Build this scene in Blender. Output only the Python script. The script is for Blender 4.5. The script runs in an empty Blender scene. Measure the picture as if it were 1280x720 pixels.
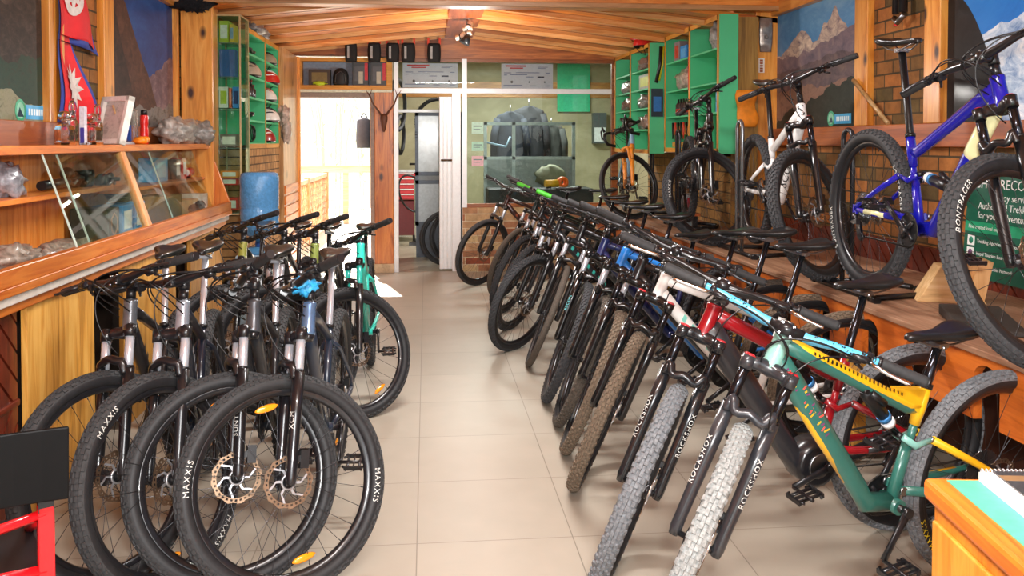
import bpy, math, random
from math import sin, cos, pi, radians as R_, sqrt, atan2
from mathutils import Vector as V, Matrix as MX
random.seed(7)
COL = bpy.context.scene.collection

def hx(h, a=1.0):
    h = h.lstrip('#')
    c = [int(h[i:i+2], 16)/255 for i in (0, 2, 4)]
    return tuple((x/12.92 if x <= .04045 else ((x+.055)/1.055)**2.4) for x in c) + (a,)

# ------------------------------------------------------------------ materials
MATS = {}
def nt(name):
    m = bpy.data.materials.new(name); m.use_nodes = True
    t = m.node_tree
    return m, t, t.nodes['Principled BSDF']
def N(t, typ, **kw):
    n = t.nodes.new(typ)
    for k, v in kw.items():
        if k.startswith('i_'):
            n.inputs[int(k[2:])].default_value = v
        elif hasattr(n, k):
            setattr(n, k, v)
        else:
            n.inputs[k].default_value = v
    return n
def ramp(t, stops):
    n = t.nodes.new('ShaderNodeValToRGB'); e = n.color_ramp.elements
    while len(e) < len(stops): e.new(.5)
    for i, (p, c) in enumerate(stops):
        e[i].position = p; e[i].color = hx(c) if isinstance(c, str) else c
    return n
def coords(t, scale=(1, 1, 1), loc=(0, 0, 0), rot=(0, 0, 0)):
    tc = t.nodes.new('ShaderNodeTexCoord'); mp = t.nodes.new('ShaderNodeMapping')
    mp.inputs['Scale'].default_value = scale; mp.inputs['Location'].default_value = loc; mp.inputs['Rotation'].default_value = rot
    t.links.new(tc.outputs['Object'], mp.inputs['Vector'])
    return mp
def plain(h, rough=.5, metal=0., var=.12, scale=30., bump=0., coat=0., spec=.5, key=None):
    """slightly mottled solid colour"""
    key = key or ('plain', h, rough, metal, var, scale, bump, coat, spec)
    if key in MATS: return MATS[key]
    m, t, b = nt('mat_%d' % len(MATS)); MATS[key] = m
    mp = coords(t); no = N(t, 'ShaderNodeTexNoise', Scale=scale, Detail=4.)
    t.links.new(mp.outputs[0], no.inputs['Vector'])
    c = hx(h)
    lo = tuple(x*(1-var) for x in c[:3]) + (1,); hi = tuple(min(1, x*(1+var)) for x in c[:3]) + (1,)
    r = ramp(t, [(.3, lo), (.7, hi)])
    t.links.new(no.outputs['Fac'], r.inputs[0]); t.links.new(r.outputs[0], b.inputs['Base Color'])
    b.inputs['Roughness'].default_value = rough; b.inputs['Metallic'].default_value = metal
    b.inputs['Coat Weight'].default_value = coat
    b.inputs['Specular IOR Level'].default_value = spec
    if bump:
        bp = N(t, 'ShaderNodeBump', Strength=bump, Distance=.01)
        t.links.new(no.outputs['Fac'], bp.inputs['Height']); t.links.new(bp.outputs[0], b.inputs['Normal'])
    return m
def glow(h, s):
    key = ('glow', h, s)
    if key in MATS: return MATS[key]
    m, t, b = nt('mat_%d' % len(MATS)); MATS[key] = m
    b.inputs['Emission Color'].default_value = hx(h); b.inputs['Emission Strength'].default_value = s
    no = N(t, 'ShaderNodeTexNoise', Scale=5.); r = ramp(t, [(0, hx(h)), (1, hx(h))])
    t.links.new(no.outputs[0], r.inputs[0]); t.links.new(r.outputs[0], b.inputs['Base Color'])
    return m
def wood(light, mid, dark, axis=1, knots=True, rough=.38, sc=1., coat=.25):
    key = ('wood', light, mid, dark, axis, knots, rough, sc, coat)
    if key in MATS: return MATS[key]
    m, t, b = nt('mat_%d' % len(MATS)); MATS[key] = m
    s = [14*sc, 14*sc, 14*sc]; s[axis] = 1.1*sc
    mp = coords(t, tuple(s))
    no = N(t, 'ShaderNodeTexNoise', Scale=1.3, Detail=7., Roughness=.62, Distortion=1.4)
    t.links.new(mp.outputs[0], no.inputs['Vector'])
    r = ramp(t, [(.28, dark), (.46, mid), (.62, light), (.8, mid)])
    t.links.new(no.outputs['Fac'], r.inputs[0])
    s2 = [2.2*sc]*3; s2[axis] = .5*sc
    mp2 = coords(t, tuple(s2), (3, 1, 2)); n2 = N(t, 'ShaderNodeTexNoise', Scale=1.1, Detail=2.)
    t.links.new(mp2.outputs[0], n2.inputs['Vector'])
    r2 = ramp(t, [(.35, (.62, .56, .5, 1)), (.65, (1.12, 1.1, 1.1, 1))])
    t.links.new(n2.outputs['Fac'], r2.inputs[0])
    mul = N(t, 'ShaderNodeMixRGB', blend_type='MULTIPLY'); mul.inputs[0].default_value = .8
    t.links.new(r.outputs[0], mul.inputs[1]); t.links.new(r2.outputs[0], mul.inputs[2])
    out = mul.outputs[0]
    if knots:
        s3 = [5*sc]*3; s3[axis] = 2.6*sc
        mp3 = coords(t, tuple(s3), (.4, .7, .2)); vo = N(t, 'ShaderNodeTexVoronoi', Scale=1.)
        t.links.new(mp3.outputs[0], vo.inputs['Vector'])
        r3 = ramp(t, [(.07, (.0, .0, .0, 1)), (.17, (1, 1, 1, 1))])
        t.links.new(vo.outputs['Distance'], r3.inputs[0])
        mk = N(t, 'ShaderNodeMixRGB'); mk.inputs[1].default_value = hx('#3a1507')
        t.links.new(r3.outputs[0], mk.inputs[0]); t.links.new(out, mk.inputs[2]); out = mk.outputs[0]
    t.links.new(out, b.inputs['Base Color'])
    b.inputs['Roughness'].default_value = rough; b.inputs['Coat Weight'].default_value = coat; b.inputs['Coat Roughness'].default_value = .2
    bp = N(t, 'ShaderNodeBump', Strength=.12, Distance=.004)
    t.links.new(no.outputs['Fac'], bp.inputs['Height']); t.links.new(bp.outputs[0], b.inputs['Normal'])
    return m
def glassm(tint='#ffffff', rough=.0, alpha=.12):
    key = ('glass', tint, rough, alpha)
    if key in MATS: return MATS[key]
    m, t, b = nt('mat_%d' % len(MATS)); MATS[key] = m
    tr = N(t, 'ShaderNodeBsdfTransparent'); tr.inputs[0].default_value = hx(tint)
    gl = N(t, 'ShaderNodeBsdfGlossy'); gl.inputs['Roughness'].default_value = rough
    lw = N(t, 'ShaderNodeLayerWeight', Blend=alpha)
    mx = N(t, 'ShaderNodeMixShader')
    no = N(t, 'ShaderNodeTexNoise', Scale=3.); m0 = N(t, 'ShaderNodeMath', operation='MULTIPLY_ADD'); m0.inputs[1].default_value = .03
    t.links.new(no.outputs[0], m0.inputs[0]); t.links.new(lw.outputs['Fresnel'], m0.inputs[2])
    mm = N(t, 'ShaderNodeMath', operation='MINIMUM'); mm.inputs[1].default_value = .16; t.links.new(m0.outputs[0], mm.inputs[0])
    t.links.new(mm.outputs[0], mx.inputs[0]); t.links.new(tr.outputs[0], mx.inputs[1]); t.links.new(gl.outputs[0], mx.inputs[2])
    t.links.new(mx.outputs[0], t.nodes['Material Output'].inputs[0])
    return m
def clear(h='#ffffff', rough=.05, amount=.6):
    """translucent plastic or thick clear glass"""
    key = ('clear', h, rough, amount)
    if key in MATS: return MATS[key]
    m, t, b = nt('mat_%d' % len(MATS)); MATS[key] = m
    mp = coords(t); no = N(t, 'ShaderNodeTexNoise', Scale=60., Detail=5.)
    t.links.new(mp.outputs[0], no.inputs['Vector'])
    c = hx(h); r = ramp(t, [(.35, tuple(x*.75 for x in c[:3])+(1,)), (.65, c)])
    t.links.new(no.outputs[0], r.inputs[0]); t.links.new(r.outputs[0], b.inputs['Base Color'])
    b.inputs['Roughness'].default_value = rough
    b.inputs['Alpha'].default_value = amount
    bp = N(t, 'ShaderNodeBump', Strength=.4, Distance=.01)
    t.links.new(no.outputs[0], bp.inputs['Height']); t.links.new(bp.outputs[0], b.inputs['Normal'])
    return m
def bricks(c1, c2, mortar, bw, bh, loc=(0, 0, 0), rot=(0, 0, 0), rough=.85, mort=.006, off=.5):
    key = ('brick', c1, c2, bw, bh, loc, rot, mort)
    if key in MATS: return MATS[key]
    m, t, b = nt('mat_%d' % len(MATS)); MATS[key] = m
    mp = coords(t, (1, 1, 1), loc, rot)
    br = N(t, 'ShaderNodeTexBrick', offset=off)
    br.inputs['Color1'].default_value = hx(c1); br.inputs['Color2'].default_value = hx(c2); br.inputs['Mortar'].default_value = hx(mortar)
    br.inputs['Scale'].default_value = 1.; br.inputs['Mortar Size'].default_value = mort; br.inputs['Brick Width'].default_value = bw
    br.inputs['Row Height'].default_value = bh; br.inputs['Bias'].default_value = 0.
    t.links.new(mp.outputs[0], br.inputs['Vector'])
    no = N(t, 'ShaderNodeTexNoise', Scale=7., Detail=6., Roughness=.7)
    t.links.new(mp.outputs[0], no.inputs['Vector'])
    r = ramp(t, [(.3, (.55, .52, .45, 1)), (.7, (1.3, 1.2, 1.1, 1))]); t.links.new(no.outputs[0], r.inputs[0])
    mul = N(t, 'ShaderNodeMixRGB', blend_type='MULTIPLY'); mul.inputs[0].default_value = 1
    t.links.new(br.outputs['Color'], mul.inputs[1]); t.links.new(r.outputs[0], mul.inputs[2]); t.links.new(mul.outputs[0], b.inputs['Base Color'])
    b.inputs['Roughness'].default_value = rough
    bp = N(t, 'ShaderNodeBump', Strength=.6, Distance=.02, invert=True)
    t.links.new(br.outputs['Fac'], bp.inputs['Height']); t.links.new(bp.outputs[0], b.inputs['Normal'])
    return m

def realglass(h='#f4f8fb', rough=.03):
    key = ('rg', h, rough)
    if key in MATS: return MATS[key]
    m, t, b = nt('mat_%d' % len(MATS)); MATS[key] = m
    mp = coords(t); no = N(t, 'ShaderNodeTexNoise', Scale=45., Detail=3.); t.links.new(mp.outputs[0], no.inputs['Vector'])
    b.inputs['Base Color'].default_value = hx(h); b.inputs['Transmission Weight'].default_value = 1.; b.inputs['Roughness'].default_value = rough; b.inputs['IOR'].default_value = 1.46
    bp = N(t, 'ShaderNodeBump', Strength=.35, Distance=.01); t.links.new(no.outputs[0], bp.inputs['Height']); t.links.new(bp.outputs[0], b.inputs['Normal'])
    return m
PINE = lambda ax=1: wood('#f6b054', '#e69538', '#bd6a26', ax)
PINE_DARK = lambda ax=1: wood('#b9612a', '#a04a1c', '#70300f', ax, knots=False)
PLY = lambda ax=2: wood('#f3bf62', '#e3a444', '#a9742c', ax, knots=False, rough=.55, coat=.05)
YELLOWWOOD = lambda ax=2: wood('#e0a040', '#d0902f', '#b0741f', ax, knots=False, rough=.5, coat=.05)
REDWOOD = lambda ax=2: wood('#7a2f1a', '#5e2012', '#3a120a', ax, knots=False, rough=.4, sc=1.5)
BLACK = plain('#141416', .35)
SATIN = plain('#1b1b1e', .28, coat=.3)
RUBBER = plain('#2a2a2b', .75, var=.25, scale=60)
CHROME = plain('#d6d8dc', .16, 1., var=.04)
STEEL = plain('#9a9ca0', .3, 1., var=.08)
WHITE = plain('#e9e9e6', .45, var=.04)
GREEN = plain('#4fc48a', .5, var=.05, scale=4)
ALU = plain('#e4e6e8', .4, .2, var=.04)

# ------------------------------------------------------------------ mesh builder
class MB:
    def __init__(s): s.v = []; s.f = []; s.m = []; s.sm = []
    def add(s, vs, fs, mi=0, smooth=False):
        o = len(s.v); s.v += [tuple(p) for p in vs]
        for f in fs: s.f.append([i+o for i in f]); s.m.append(mi); s.sm.append(smooth)
        return s
    def box(s, c, d, mi=0, rot=None):
        hx_, hy, hz = d[0]/2, d[1]/2, d[2]/2
        ps = [V((x, y, z)) for x in (-hx_, hx_) for y in (-hy, hy) for z in (-hz, hz)]
        if rot is not None: ps = [rot @ p for p in ps]
        c = V(c); ps = [p+c for p in ps]
        return s.add(ps, [(0, 1, 3, 2), (4, 6, 7, 5), (0, 4, 5, 1), (2, 3, 7, 6), (0, 2, 6, 4), (1, 5, 7, 3)], mi)
    def bb(s, x0, x1, y0, y1, z0, z1, mi=0):
        return s.box(((x0+x1)/2, (y0+y1)/2, (z0+z1)/2), (abs(x1-x0), abs(y1-y0), abs(z1-z0)), mi)
    def tube(s, pts, r, seg=10, mi=0, caps=True, closed=False, flat=1., up=None):
        """sweep; r: number or list; flat: squash across the second axis"""
        pts = [V(p) for p in pts]; n = len(pts)
        rs = r if isinstance(r, (list, tuple)) else [r]*n
        fr = []; prev = None
        for i in range(n):
            if closed: d = pts[(i+1) % n]-pts[i-1]
            else: d = pts[min(i+1, n-1)]-pts[max(i-1, 0)]
            d.normalize()
            if prev is None:
                a = V(up) if up else (V((0, 0, 1)) if abs(d.z) < .9 else V((1, 0, 0)))
            else: a = prev
            a = a-d*(a @ d)
            if a.length < 1e-6: a = d.orthogonal()
            a.normalize(); prev = a; fr.append((a, d.cross(a)))
        vs = []
        for i in range(n):
            a, b = fr[i]
            for k in range(seg):
                t = 2*pi*k/seg
                vs.append(pts[i]+a*cos(t)*rs[i]+b*sin(t)*rs[i]*flat)
        fs = []
        for i in range(n if closed else n-1):
            j = (i+1) % n
            for k in range(seg):
                k2 = (k+1) % seg
                fs.append((i*seg+k, i*seg+k2, j*seg+k2, j*seg+k))
        s.add(vs, fs, mi, True)
        if caps and not closed:
            o = len(s.v)-len(vs)
            s.f.append([o+k for k in range(seg)][::-1]); s.m.append(mi); s.sm.append(False)
            s.f.append([o+(n-1)*seg+k for k in range(seg)]); s.m.append(mi); s.sm.append(False)
        return s
    def lathe(s, prof, seg=32, mi=0, axis='Z', c=(0, 0, 0), closed=False, mf=None, smooth=True):
        """prof: (radius, height) pairs about axis through c; mf(i) -> material of profile strip i"""
        c = V(c); vs = []; n = len(prof)
        for k in range(seg):
            t = 2*pi*k/seg; ct, st = cos(t), sin(t)
            for r, h in prof:
                p = {'Z': (r*ct, r*st, h), 'Y': (r*ct, h, r*st), 'X': (h, r*ct, r*st)}[axis]
                vs.append(V(p)+c)
        o = len(s.v); s.v += [tuple(p) for p in vs]
        for k in range(seg):
            k2 = (k+1) % seg
            for i in range(n if closed else n-1):
                j = (i+1) % n
                s.f.append([o+k*n+i, o+k*n+j, o+k2*n+j, o+k2*n+i]); s.m.append(mf(i) if mf else mi); s.sm.append(smooth)
        if not closed:
            for e in (0, n-1):
                if prof[e][0] > 1e-4:
                    s.f.append([o+k*n+e for k in range(seg)]); s.m.append(mi); s.sm.append(False)
        return s
    def prism(s, poly, a, b, mi=0, plane='XZ'):
        """extrude a polygon given in plane coords from a to b along the remaining axis"""
        def P(u, w, h): return {'XZ': (u, h, w), 'YZ': (h, u, w), 'XY': (u, w, h)}[plane]
        n = len(poly)
        vs = [P(u, w, a) for u, w in poly]+[P(u, w, b) for u, w in poly]
        fs = [list(range(n))[::-1], [n+i for i in range(n)]]+[(i, (i+1) % n, n+(i+1) % n, n+i) for i in range(n)]
        return s.add(vs, fs, mi)
    def loft(s, rings, mi=0, closed=True, caps=True, smooth=True):
        k = len(rings[0]); vs = [p for r in rings for p in r]; fs = []
        for i in range(len(rings)-1):
            for j in range(k if closed else k-1):
                j2 = (j+1) % k
                fs.append((i*k+j, i*k+j2, (i+1)*k+j2, (i+1)*k+j))
        o = len(s.v); s.add(vs, fs, mi, smooth)
        if caps and closed:
            s.f.append([o+j for j in range(k)][::-1]); s.m.append(mi); s.sm.append(smooth)
            s.f.append([o+(len(rings)-1)*k+j for j in range(k)]); s.m.append(mi); s.sm.append(smooth)
        return s
    def blob(s, c, r, seed=0, amp=.25, nu=14, nv=9, mi=0, fq=3.):
        """lumpy closed surface"""
        from mathutils import noise
        c = V(c); r = V(r) if not isinstance(r, (int, float)) else V((r, r, r)); rings = []
        for i in range(nv+1):
            th = pi*i/nv; ring = []
            for j in range(nu):
                ph = 2*pi*j/nu
                d = V((sin(th)*cos(ph), sin(th)*sin(ph), cos(th))) if 0 < i < nv else V((0, 0, 1 if i == 0 else -1))
                k = 1+amp*noise.noise(d*fq+V((seed*7.3, seed*3.1, seed)))*1.6
                ring.append(c+V((d.x*r.x, d.y*r.y, d.z*r.z))*k)
            rings.append(ring)
        return s.loft(rings, mi, caps=False)
    def raw(s, other, mat=None, mi=None):
        o = len(s.v); s.v += [tuple(mat @ V(p)) if mat else p for p in other.v]
        for f, m, q in zip(other.f, other.m, other.sm): s.f.append([i+o for i in f]); s.m.append(m if mi is None else mi); s.sm.append(q)
        return s
    def mesh(s, name, mats):
        me = bpy.data.meshes.new(name); me.from_pydata(s.v, [], s.f)
        if not isinstance(mats, (list, tuple)): mats = [mats]
        for m in mats: me.materials.append(m)
        me.polygons.foreach_set('material_index', s.m); me.polygons.foreach_set('use_smooth', s.sm)
        me.update(); return me
    def build(s, name, mats, parent=None, bev=0., matrix=None, loc=None):
        return place(name, s.mesh(name, mats), parent, bev, matrix, loc)

def place(name, me, parent=None, bev=0., matrix=None, loc=None):
    o = bpy.data.objects.new(name, me); COL.objects.link(o)
    if parent: o.parent = parent
    if matrix is not None: o.matrix_local = matrix
    if loc is not None: o.location = loc
    if bev:
        b = o.modifiers.new('bevel', 'BEVEL'); b.width = bev; b.segments = 2; b.limit_method = 'ANGLE'
    return o
def tag(o, label, cat, group=None, kind=None):
    o['label'] = label; o['category'] = cat
    if group: o['group'] = group
    if kind: o['kind'] = kind
    return o
def struct(o, label=None):
    o['kind'] = 'structure'
    if label: o['label'] = label
    return o
def thing(name, label, cat, loc=(0, 0, 0), rz=0., group=None):
    o = bpy.data.objects.new(name, None); COL.objects.link(o)
    o.location = loc; o.rotation_euler = (0, 0, rz); o.empty_display_size = .1
    return tag(o, label, cat, group)
def copy_tree(o, parent=None):
    c = o.copy(); COL.objects.link(c)
    if parent: c.parent = parent
    for ch in list(o.children): copy_tree(ch, c)
    return c

def text_mb(txt, size=1., depth=0., align='CENTER', shear=0., spacing=1.):
    """lettering as flat geometry in the XY plane"""
    cu = bpy.data.curves.new('t', 'FONT'); cu.body = txt; cu.size = size; cu.align_x = align; cu.align_y = 'CENTER'
    cu.resolution_u = 2; cu.extrude = depth; cu.shear = shear; cu.space_character = spacing
    ob = bpy.data.objects.new('t', cu); COL.objects.link(ob)
    me = ob.to_mesh(); b = MB()
    b.add([tuple(v.co) for v in me.vertices], [list(p.vertices) for p in me.polygons])
    ob.to_mesh_clear(); bpy.data.objects.remove(ob); bpy.data.curves.remove(cu)
    return b
def frame_mx(o, x, y):
    """matrix taking XY-plane geometry to origin o with axes x, y"""
    x = V(x).normalized(); y = V(y); y = (y-x*(x @ y)).normalized(); z = x.cross(y)
    m = MX((x, y, z)).transposed().to_4x4(); m.translation = V(o); return m
def bez(p0, p1, p2, p3, n=12):
    p0, p1, p2, p3 = map(V, (p0, p1, p2, p3))
    return [p0*(1-t)**3+p1*3*t*(1-t)**2+p2*3*t*t*(1-t)+p3*t**3 for t in [i/n for i in range(n+1)]]
# ------------------------------------------------------------------ bicycles
# bike frame of reference: +X forward, +Y left, Z up, origin on the ground below the bottom bracket
def bike_geo(R=.365, cs=.435, wb=1.14, bb=.315, ha=68, off=.045, ac=.505, ht=.12, sa=74, sadz=.97, stem=.06, bh=.055, bw=.74, rise=.015, rt=.028):
    g = dict(R=R, cs=cs, wb=wb, bb=bb, ha=ha, off=off, ac=ac, ht=ht, sa=sa, sadz=sadz, stem=stem, bh=bh, bw=bw, rise=rise, rt=rt)
    rax = -sqrt(cs**2-(R-bb)**2)
    g['RA'] = V((rax, 0, R)); g['FA'] = V((rax+wb, 0, R))
    a = R_(ha); u = V((-cos(a), 0, sin(a))); n = V((sin(a), 0, cos(a)))
    Cr = g['FA']-n*off+u*sqrt(ac**2-off**2)
    g['u'] = u; g['n'] = n; g['Cr'] = Cr; g['Hb'] = Cr+u*.008; g['Ht'] = Cr+u*(.008+ht); g['St'] = Cr+u*(.008+ht+bh)
    g['BC'] = g['St']+n*stem+u*rise; g['BB'] = V((0, 0, bb))
    s = R_(sa); sx = -cos(s)/sin(s); g['sx'] = sx; g['SAD'] = V(((sadz-bb)*sx, 0, sadz))
    g['SD'] = V((sx, 0, 1)).normalized()
    return g
MC = {}
def cached(key, fn):
    if key not in MC: MC[key] = fn()
    return MC[key]

TREAD = plain('#333334', .8, var=.3, scale=90); SIDEWALL = plain('#212123', .55, var=.2, scale=40, spec=.4)
LETTER = plain('#d8d8d2', .6, var=.05)
ORANGE_REFL = plain('#ff9a1c', .12, coat=1., var=.1)
SPOKE = plain('#4a4b4e', .3, .9)

def tyre_mesh(R, w, knob, text):
    """tyre about the Y axis, centred on the hub"""
    b = MB(); h = w*.5; rim_r = R-w*1.02; prof = []
    n = 16; a0 = -225; 
    cr = R-w*.5
    for i in range(n+1):
        t = R_(-150+300*i/n); prof.append((cr+h*cos(t)*1.0, h*1.0*sin(t)))
    b.lathe(prof, 72, axis='Y', closed=True, mf=lambda i: 0 if (4 <= i < 12) else 1)
    if knob:
        N_ = 64
        rows = [(-9, 0), (9, .5), (-30, .5), (30, 0), (-52, 0), (52, .5)]
        for a, sh in rows:
            for k in range(N_):
                th = 2*pi*(k+sh)/N_; ta = R_(a)
                er = V((cos(th), 0, sin(th))); et = V((-sin(th), 0, cos(th))); ey = V((0, 1, 0))
                o = er*cos(ta)+ey*sin(ta); sd = ey*cos(ta)-er*sin(ta)
                c = er*cr+o*(h+.0008); l = .0085 if abs(a) < 40 else .0075; ww = .0052 if abs(a) < 40 else .0055
                top = [c+et*(sx*l)+sd*(sy*ww)+o*knob for sx, sy in ((-1, -1), (1, -1), (1, 1), (-1, 1))]
                bot = [c+et*(sx*l*1.15)+sd*(sy*ww*1.15)-o*.002 for sx, sy in ((-1, -1), (1, -1), (1, 1), (-1, 1))]
                b.add(top+bot, [(0, 1, 2, 3), (0, 4, 5, 1), (1, 5, 6, 2), (2, 6, 7, 3), (3, 7, 4, 0)], 0)
    if text:
        for sgn in (1, -1):
            for base in (.42, 3.56):
                tm = text_mb(text, w*.5, spacing=1.25)
                mid = cr-h*.12
                def bend(x, y, sgn=sgn, base=base):
                    rr = mid+y; th = base+(x/mid if sgn > 0 else -x/mid)
                    t = math.acos(max(-1, min(1, (rr-cr)/h))); yy = h*sin(t)+.0012
                    return (rr*cos(th), sgn*yy, rr*sin(th))
                b.add([bend(p[0], p[1]) for p in tm.v], tm.f, 2)
    return b.mesh('tyre', [TREAD, SIDEWALL, LETTER])
def rim_mesh(R, w):
    b = MB(); ro = R-w*.86; d = .026; h = .014
    b.lathe([(ro, -h), (ro-.006, -h), (ro-d*.75, -h*.7), (ro-d, 0), (ro-d*.75, h*.7), (ro-.006, h), (ro, h), (ro-.003, 0)], 64, axis='Y', closed=True)
    return b.mesh('rim', [SATIN])
def spoke_mesh(R, w):
    b = MB(); ro = R-w*.86-.022; n = 28
    for k in range(n):
        a = 2*pi*k/n; sd = 1 if k % 2 else -1; lead = (1 if (k//2) % 2 else -1)*R_(72)
        y = .026*sd
        p = V((.024*cos(a+lead), y, .024*sin(a+lead))); q = V((ro*cos(a), 0, ro*sin(a)))
        b.tube([p, q], .0011, 5, caps=False)
        b.tube([q, q*.955+V((0, y*.04, 0))], .0021, 5, 0)
    return b.mesh('spokes', [SPOKE])
def hub_mesh(rear=False):
    b = MB(); W = .07 if rear else .055
    b.lathe([(.004, -W), (.009, -W), (.009, -.034), (.028, -.032), (.028, -.028), (.014, -.02), (.013, .02), (.028, .028), (.028, .032), (.012, .034), (.012, W-.01), (.008, W), (.004, W)], 20, axis='Y')
    return b.mesh('hub', [SATIN])
def rotor_mesh(r=.085):
    b = MB(); y = .04; n = 60; th = .0016
    def ringseg(r0, r1, a0, a1, mi=0):
        ps = []
        for yy in (y-th/2, y+th/2):
            for rr, aa in ((r0, a0), (r1, a0), (r1, a1), (r0, a1)): ps.append((rr*cos(aa), yy, rr*sin(aa)))
        b.add(ps, [(0, 1, 2, 3), (7, 6, 5, 4), (0, 4, 5, 1), (1, 5, 6, 2), (2, 6, 7, 3), (3, 7, 4, 0)], mi)
    for k in range(n):
        a0 = 2*pi*k/n; a1 = 2*pi*(k+1)/n
        ro = r+.0025*sin(a0*12); ringseg(r*.93, ro, a0, a1); ringseg(r*.80, r*.85, a0, a1)
        if k % 2: ringseg(r*.85, r*.93, a0, a1)
    b2 = []
    for k in range(6):
        a = 2*pi*k/6; da = .55
        pts = [(r*.81, a), (r*.66, a+.12), (r*.52, a+.38), (r*.36, a+.42), (r*.24, a+.2)]
        for (r0, t0), (r1, t1) in zip(pts, pts[1:]):
            wd = .05
            ps = []
            for yy in (y-th, y+th):
                for rr, aa in ((r0, t0-wd*r/r0*.9), (r0, t0+wd*r/r0*.9), (r1, t1+wd*r/r1*.9), (r1, t1-wd*r/r1*.9)): ps.append((rr*cos(aa), yy, rr*sin(aa)))
            b.add(ps, [(0, 1, 2, 3), (7, 6, 5, 4), (0, 4, 5, 1), (1, 5, 6, 2), (2, 6, 7, 3), (3, 7, 4, 0)], 1)
    b.lathe([(.02, y-.004), (.027, y-.004), (.027, y+.004), (.02, y+.004)], 20, 1, 'Y', closed=True)
    return b.mesh('brake_rotor', [plain('#8a735e', .4, .9, var=.25), plain('#c2c4c8', .35, .8, var=.1)])
def cassette_mesh():
    b = MB()
    for i in range(8):
        r = .075-i*.0075; y = -.03-i*.0042; n = 32; ps = []
        for k in range(n*2):
            rr = r+(.004 if k % 2 else 0); ps.append((rr*cos(pi*k/n), rr*sin(pi*k/n)))
        b.prism(ps, y, y+.0018, 0, 'XZ')
    b.lathe([(.005, -.07), (.02, -.068), (.02, -.03), (.005, -.03)], 16, 0, 'Y')
    return b.mesh('cassette', [STEEL])
def reflector_mesh():
    b = MB(); rings = []
    for i in range(9):
        t = -1+2*i/8; w = sqrt(max(0, 1-t*t*.96)); 
        rings.append([(t*.042, .007*sin(2*pi*k/10)*w, .013*cos(2*pi*k/10)*w) for k in range(10)])
    b.loft(rings); return b.mesh('reflector', [ORANGE_REFL])

def place_sub(name, me, parent, mx=None, over=None):
    o = place(name, me, parent, matrix=mx)
    if over:
        for i, m in over.items():
            if m is not None and i < len(o.material_slots):
                o.material_slots[i].link = 'OBJECT'; o.material_slots[i].material = m
    return o
def wheel(kind, parent, mx, R, w, knob, text, tread, refl, rear, lowdetail=False, twist=0., letter=None):
    rim = place_sub(kind, cached(('rim', R, w), lambda: rim_mesh(R, w)), parent, mx)
    tw = MX.Rotation(twist, 4, 'Y')
    place_sub('tyre', cached(('tyre', R, w, knob, text), lambda: tyre_mesh(R, w, knob, text)), rim, tw, {0: tread, 2: letter})
    place_sub('spokes', cached(('spk', R, w), lambda: spoke_mesh(R, w)), rim)
    place_sub('hub', cached(('hub', rear), lambda: hub_mesh(rear)), rim)
    place_sub('brake_rotor', cached(('rotor', rear), lambda: rotor_mesh(.075 if rear else .085)), rim, tw)
    if rear: place_sub('cassette', cached('cass', cassette_mesh), rim)
    if refl is not None:
        for a in refl:
            rr = R-w-.05
            m = MX.Translation((rr*cos(a), 0, rr*sin(a))) @ MX.Rotation(-(a-pi/2), 4, 'Y')
            place_sub('reflector', cached('refl', reflector_mesh), rim, m)
    return rim

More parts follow.
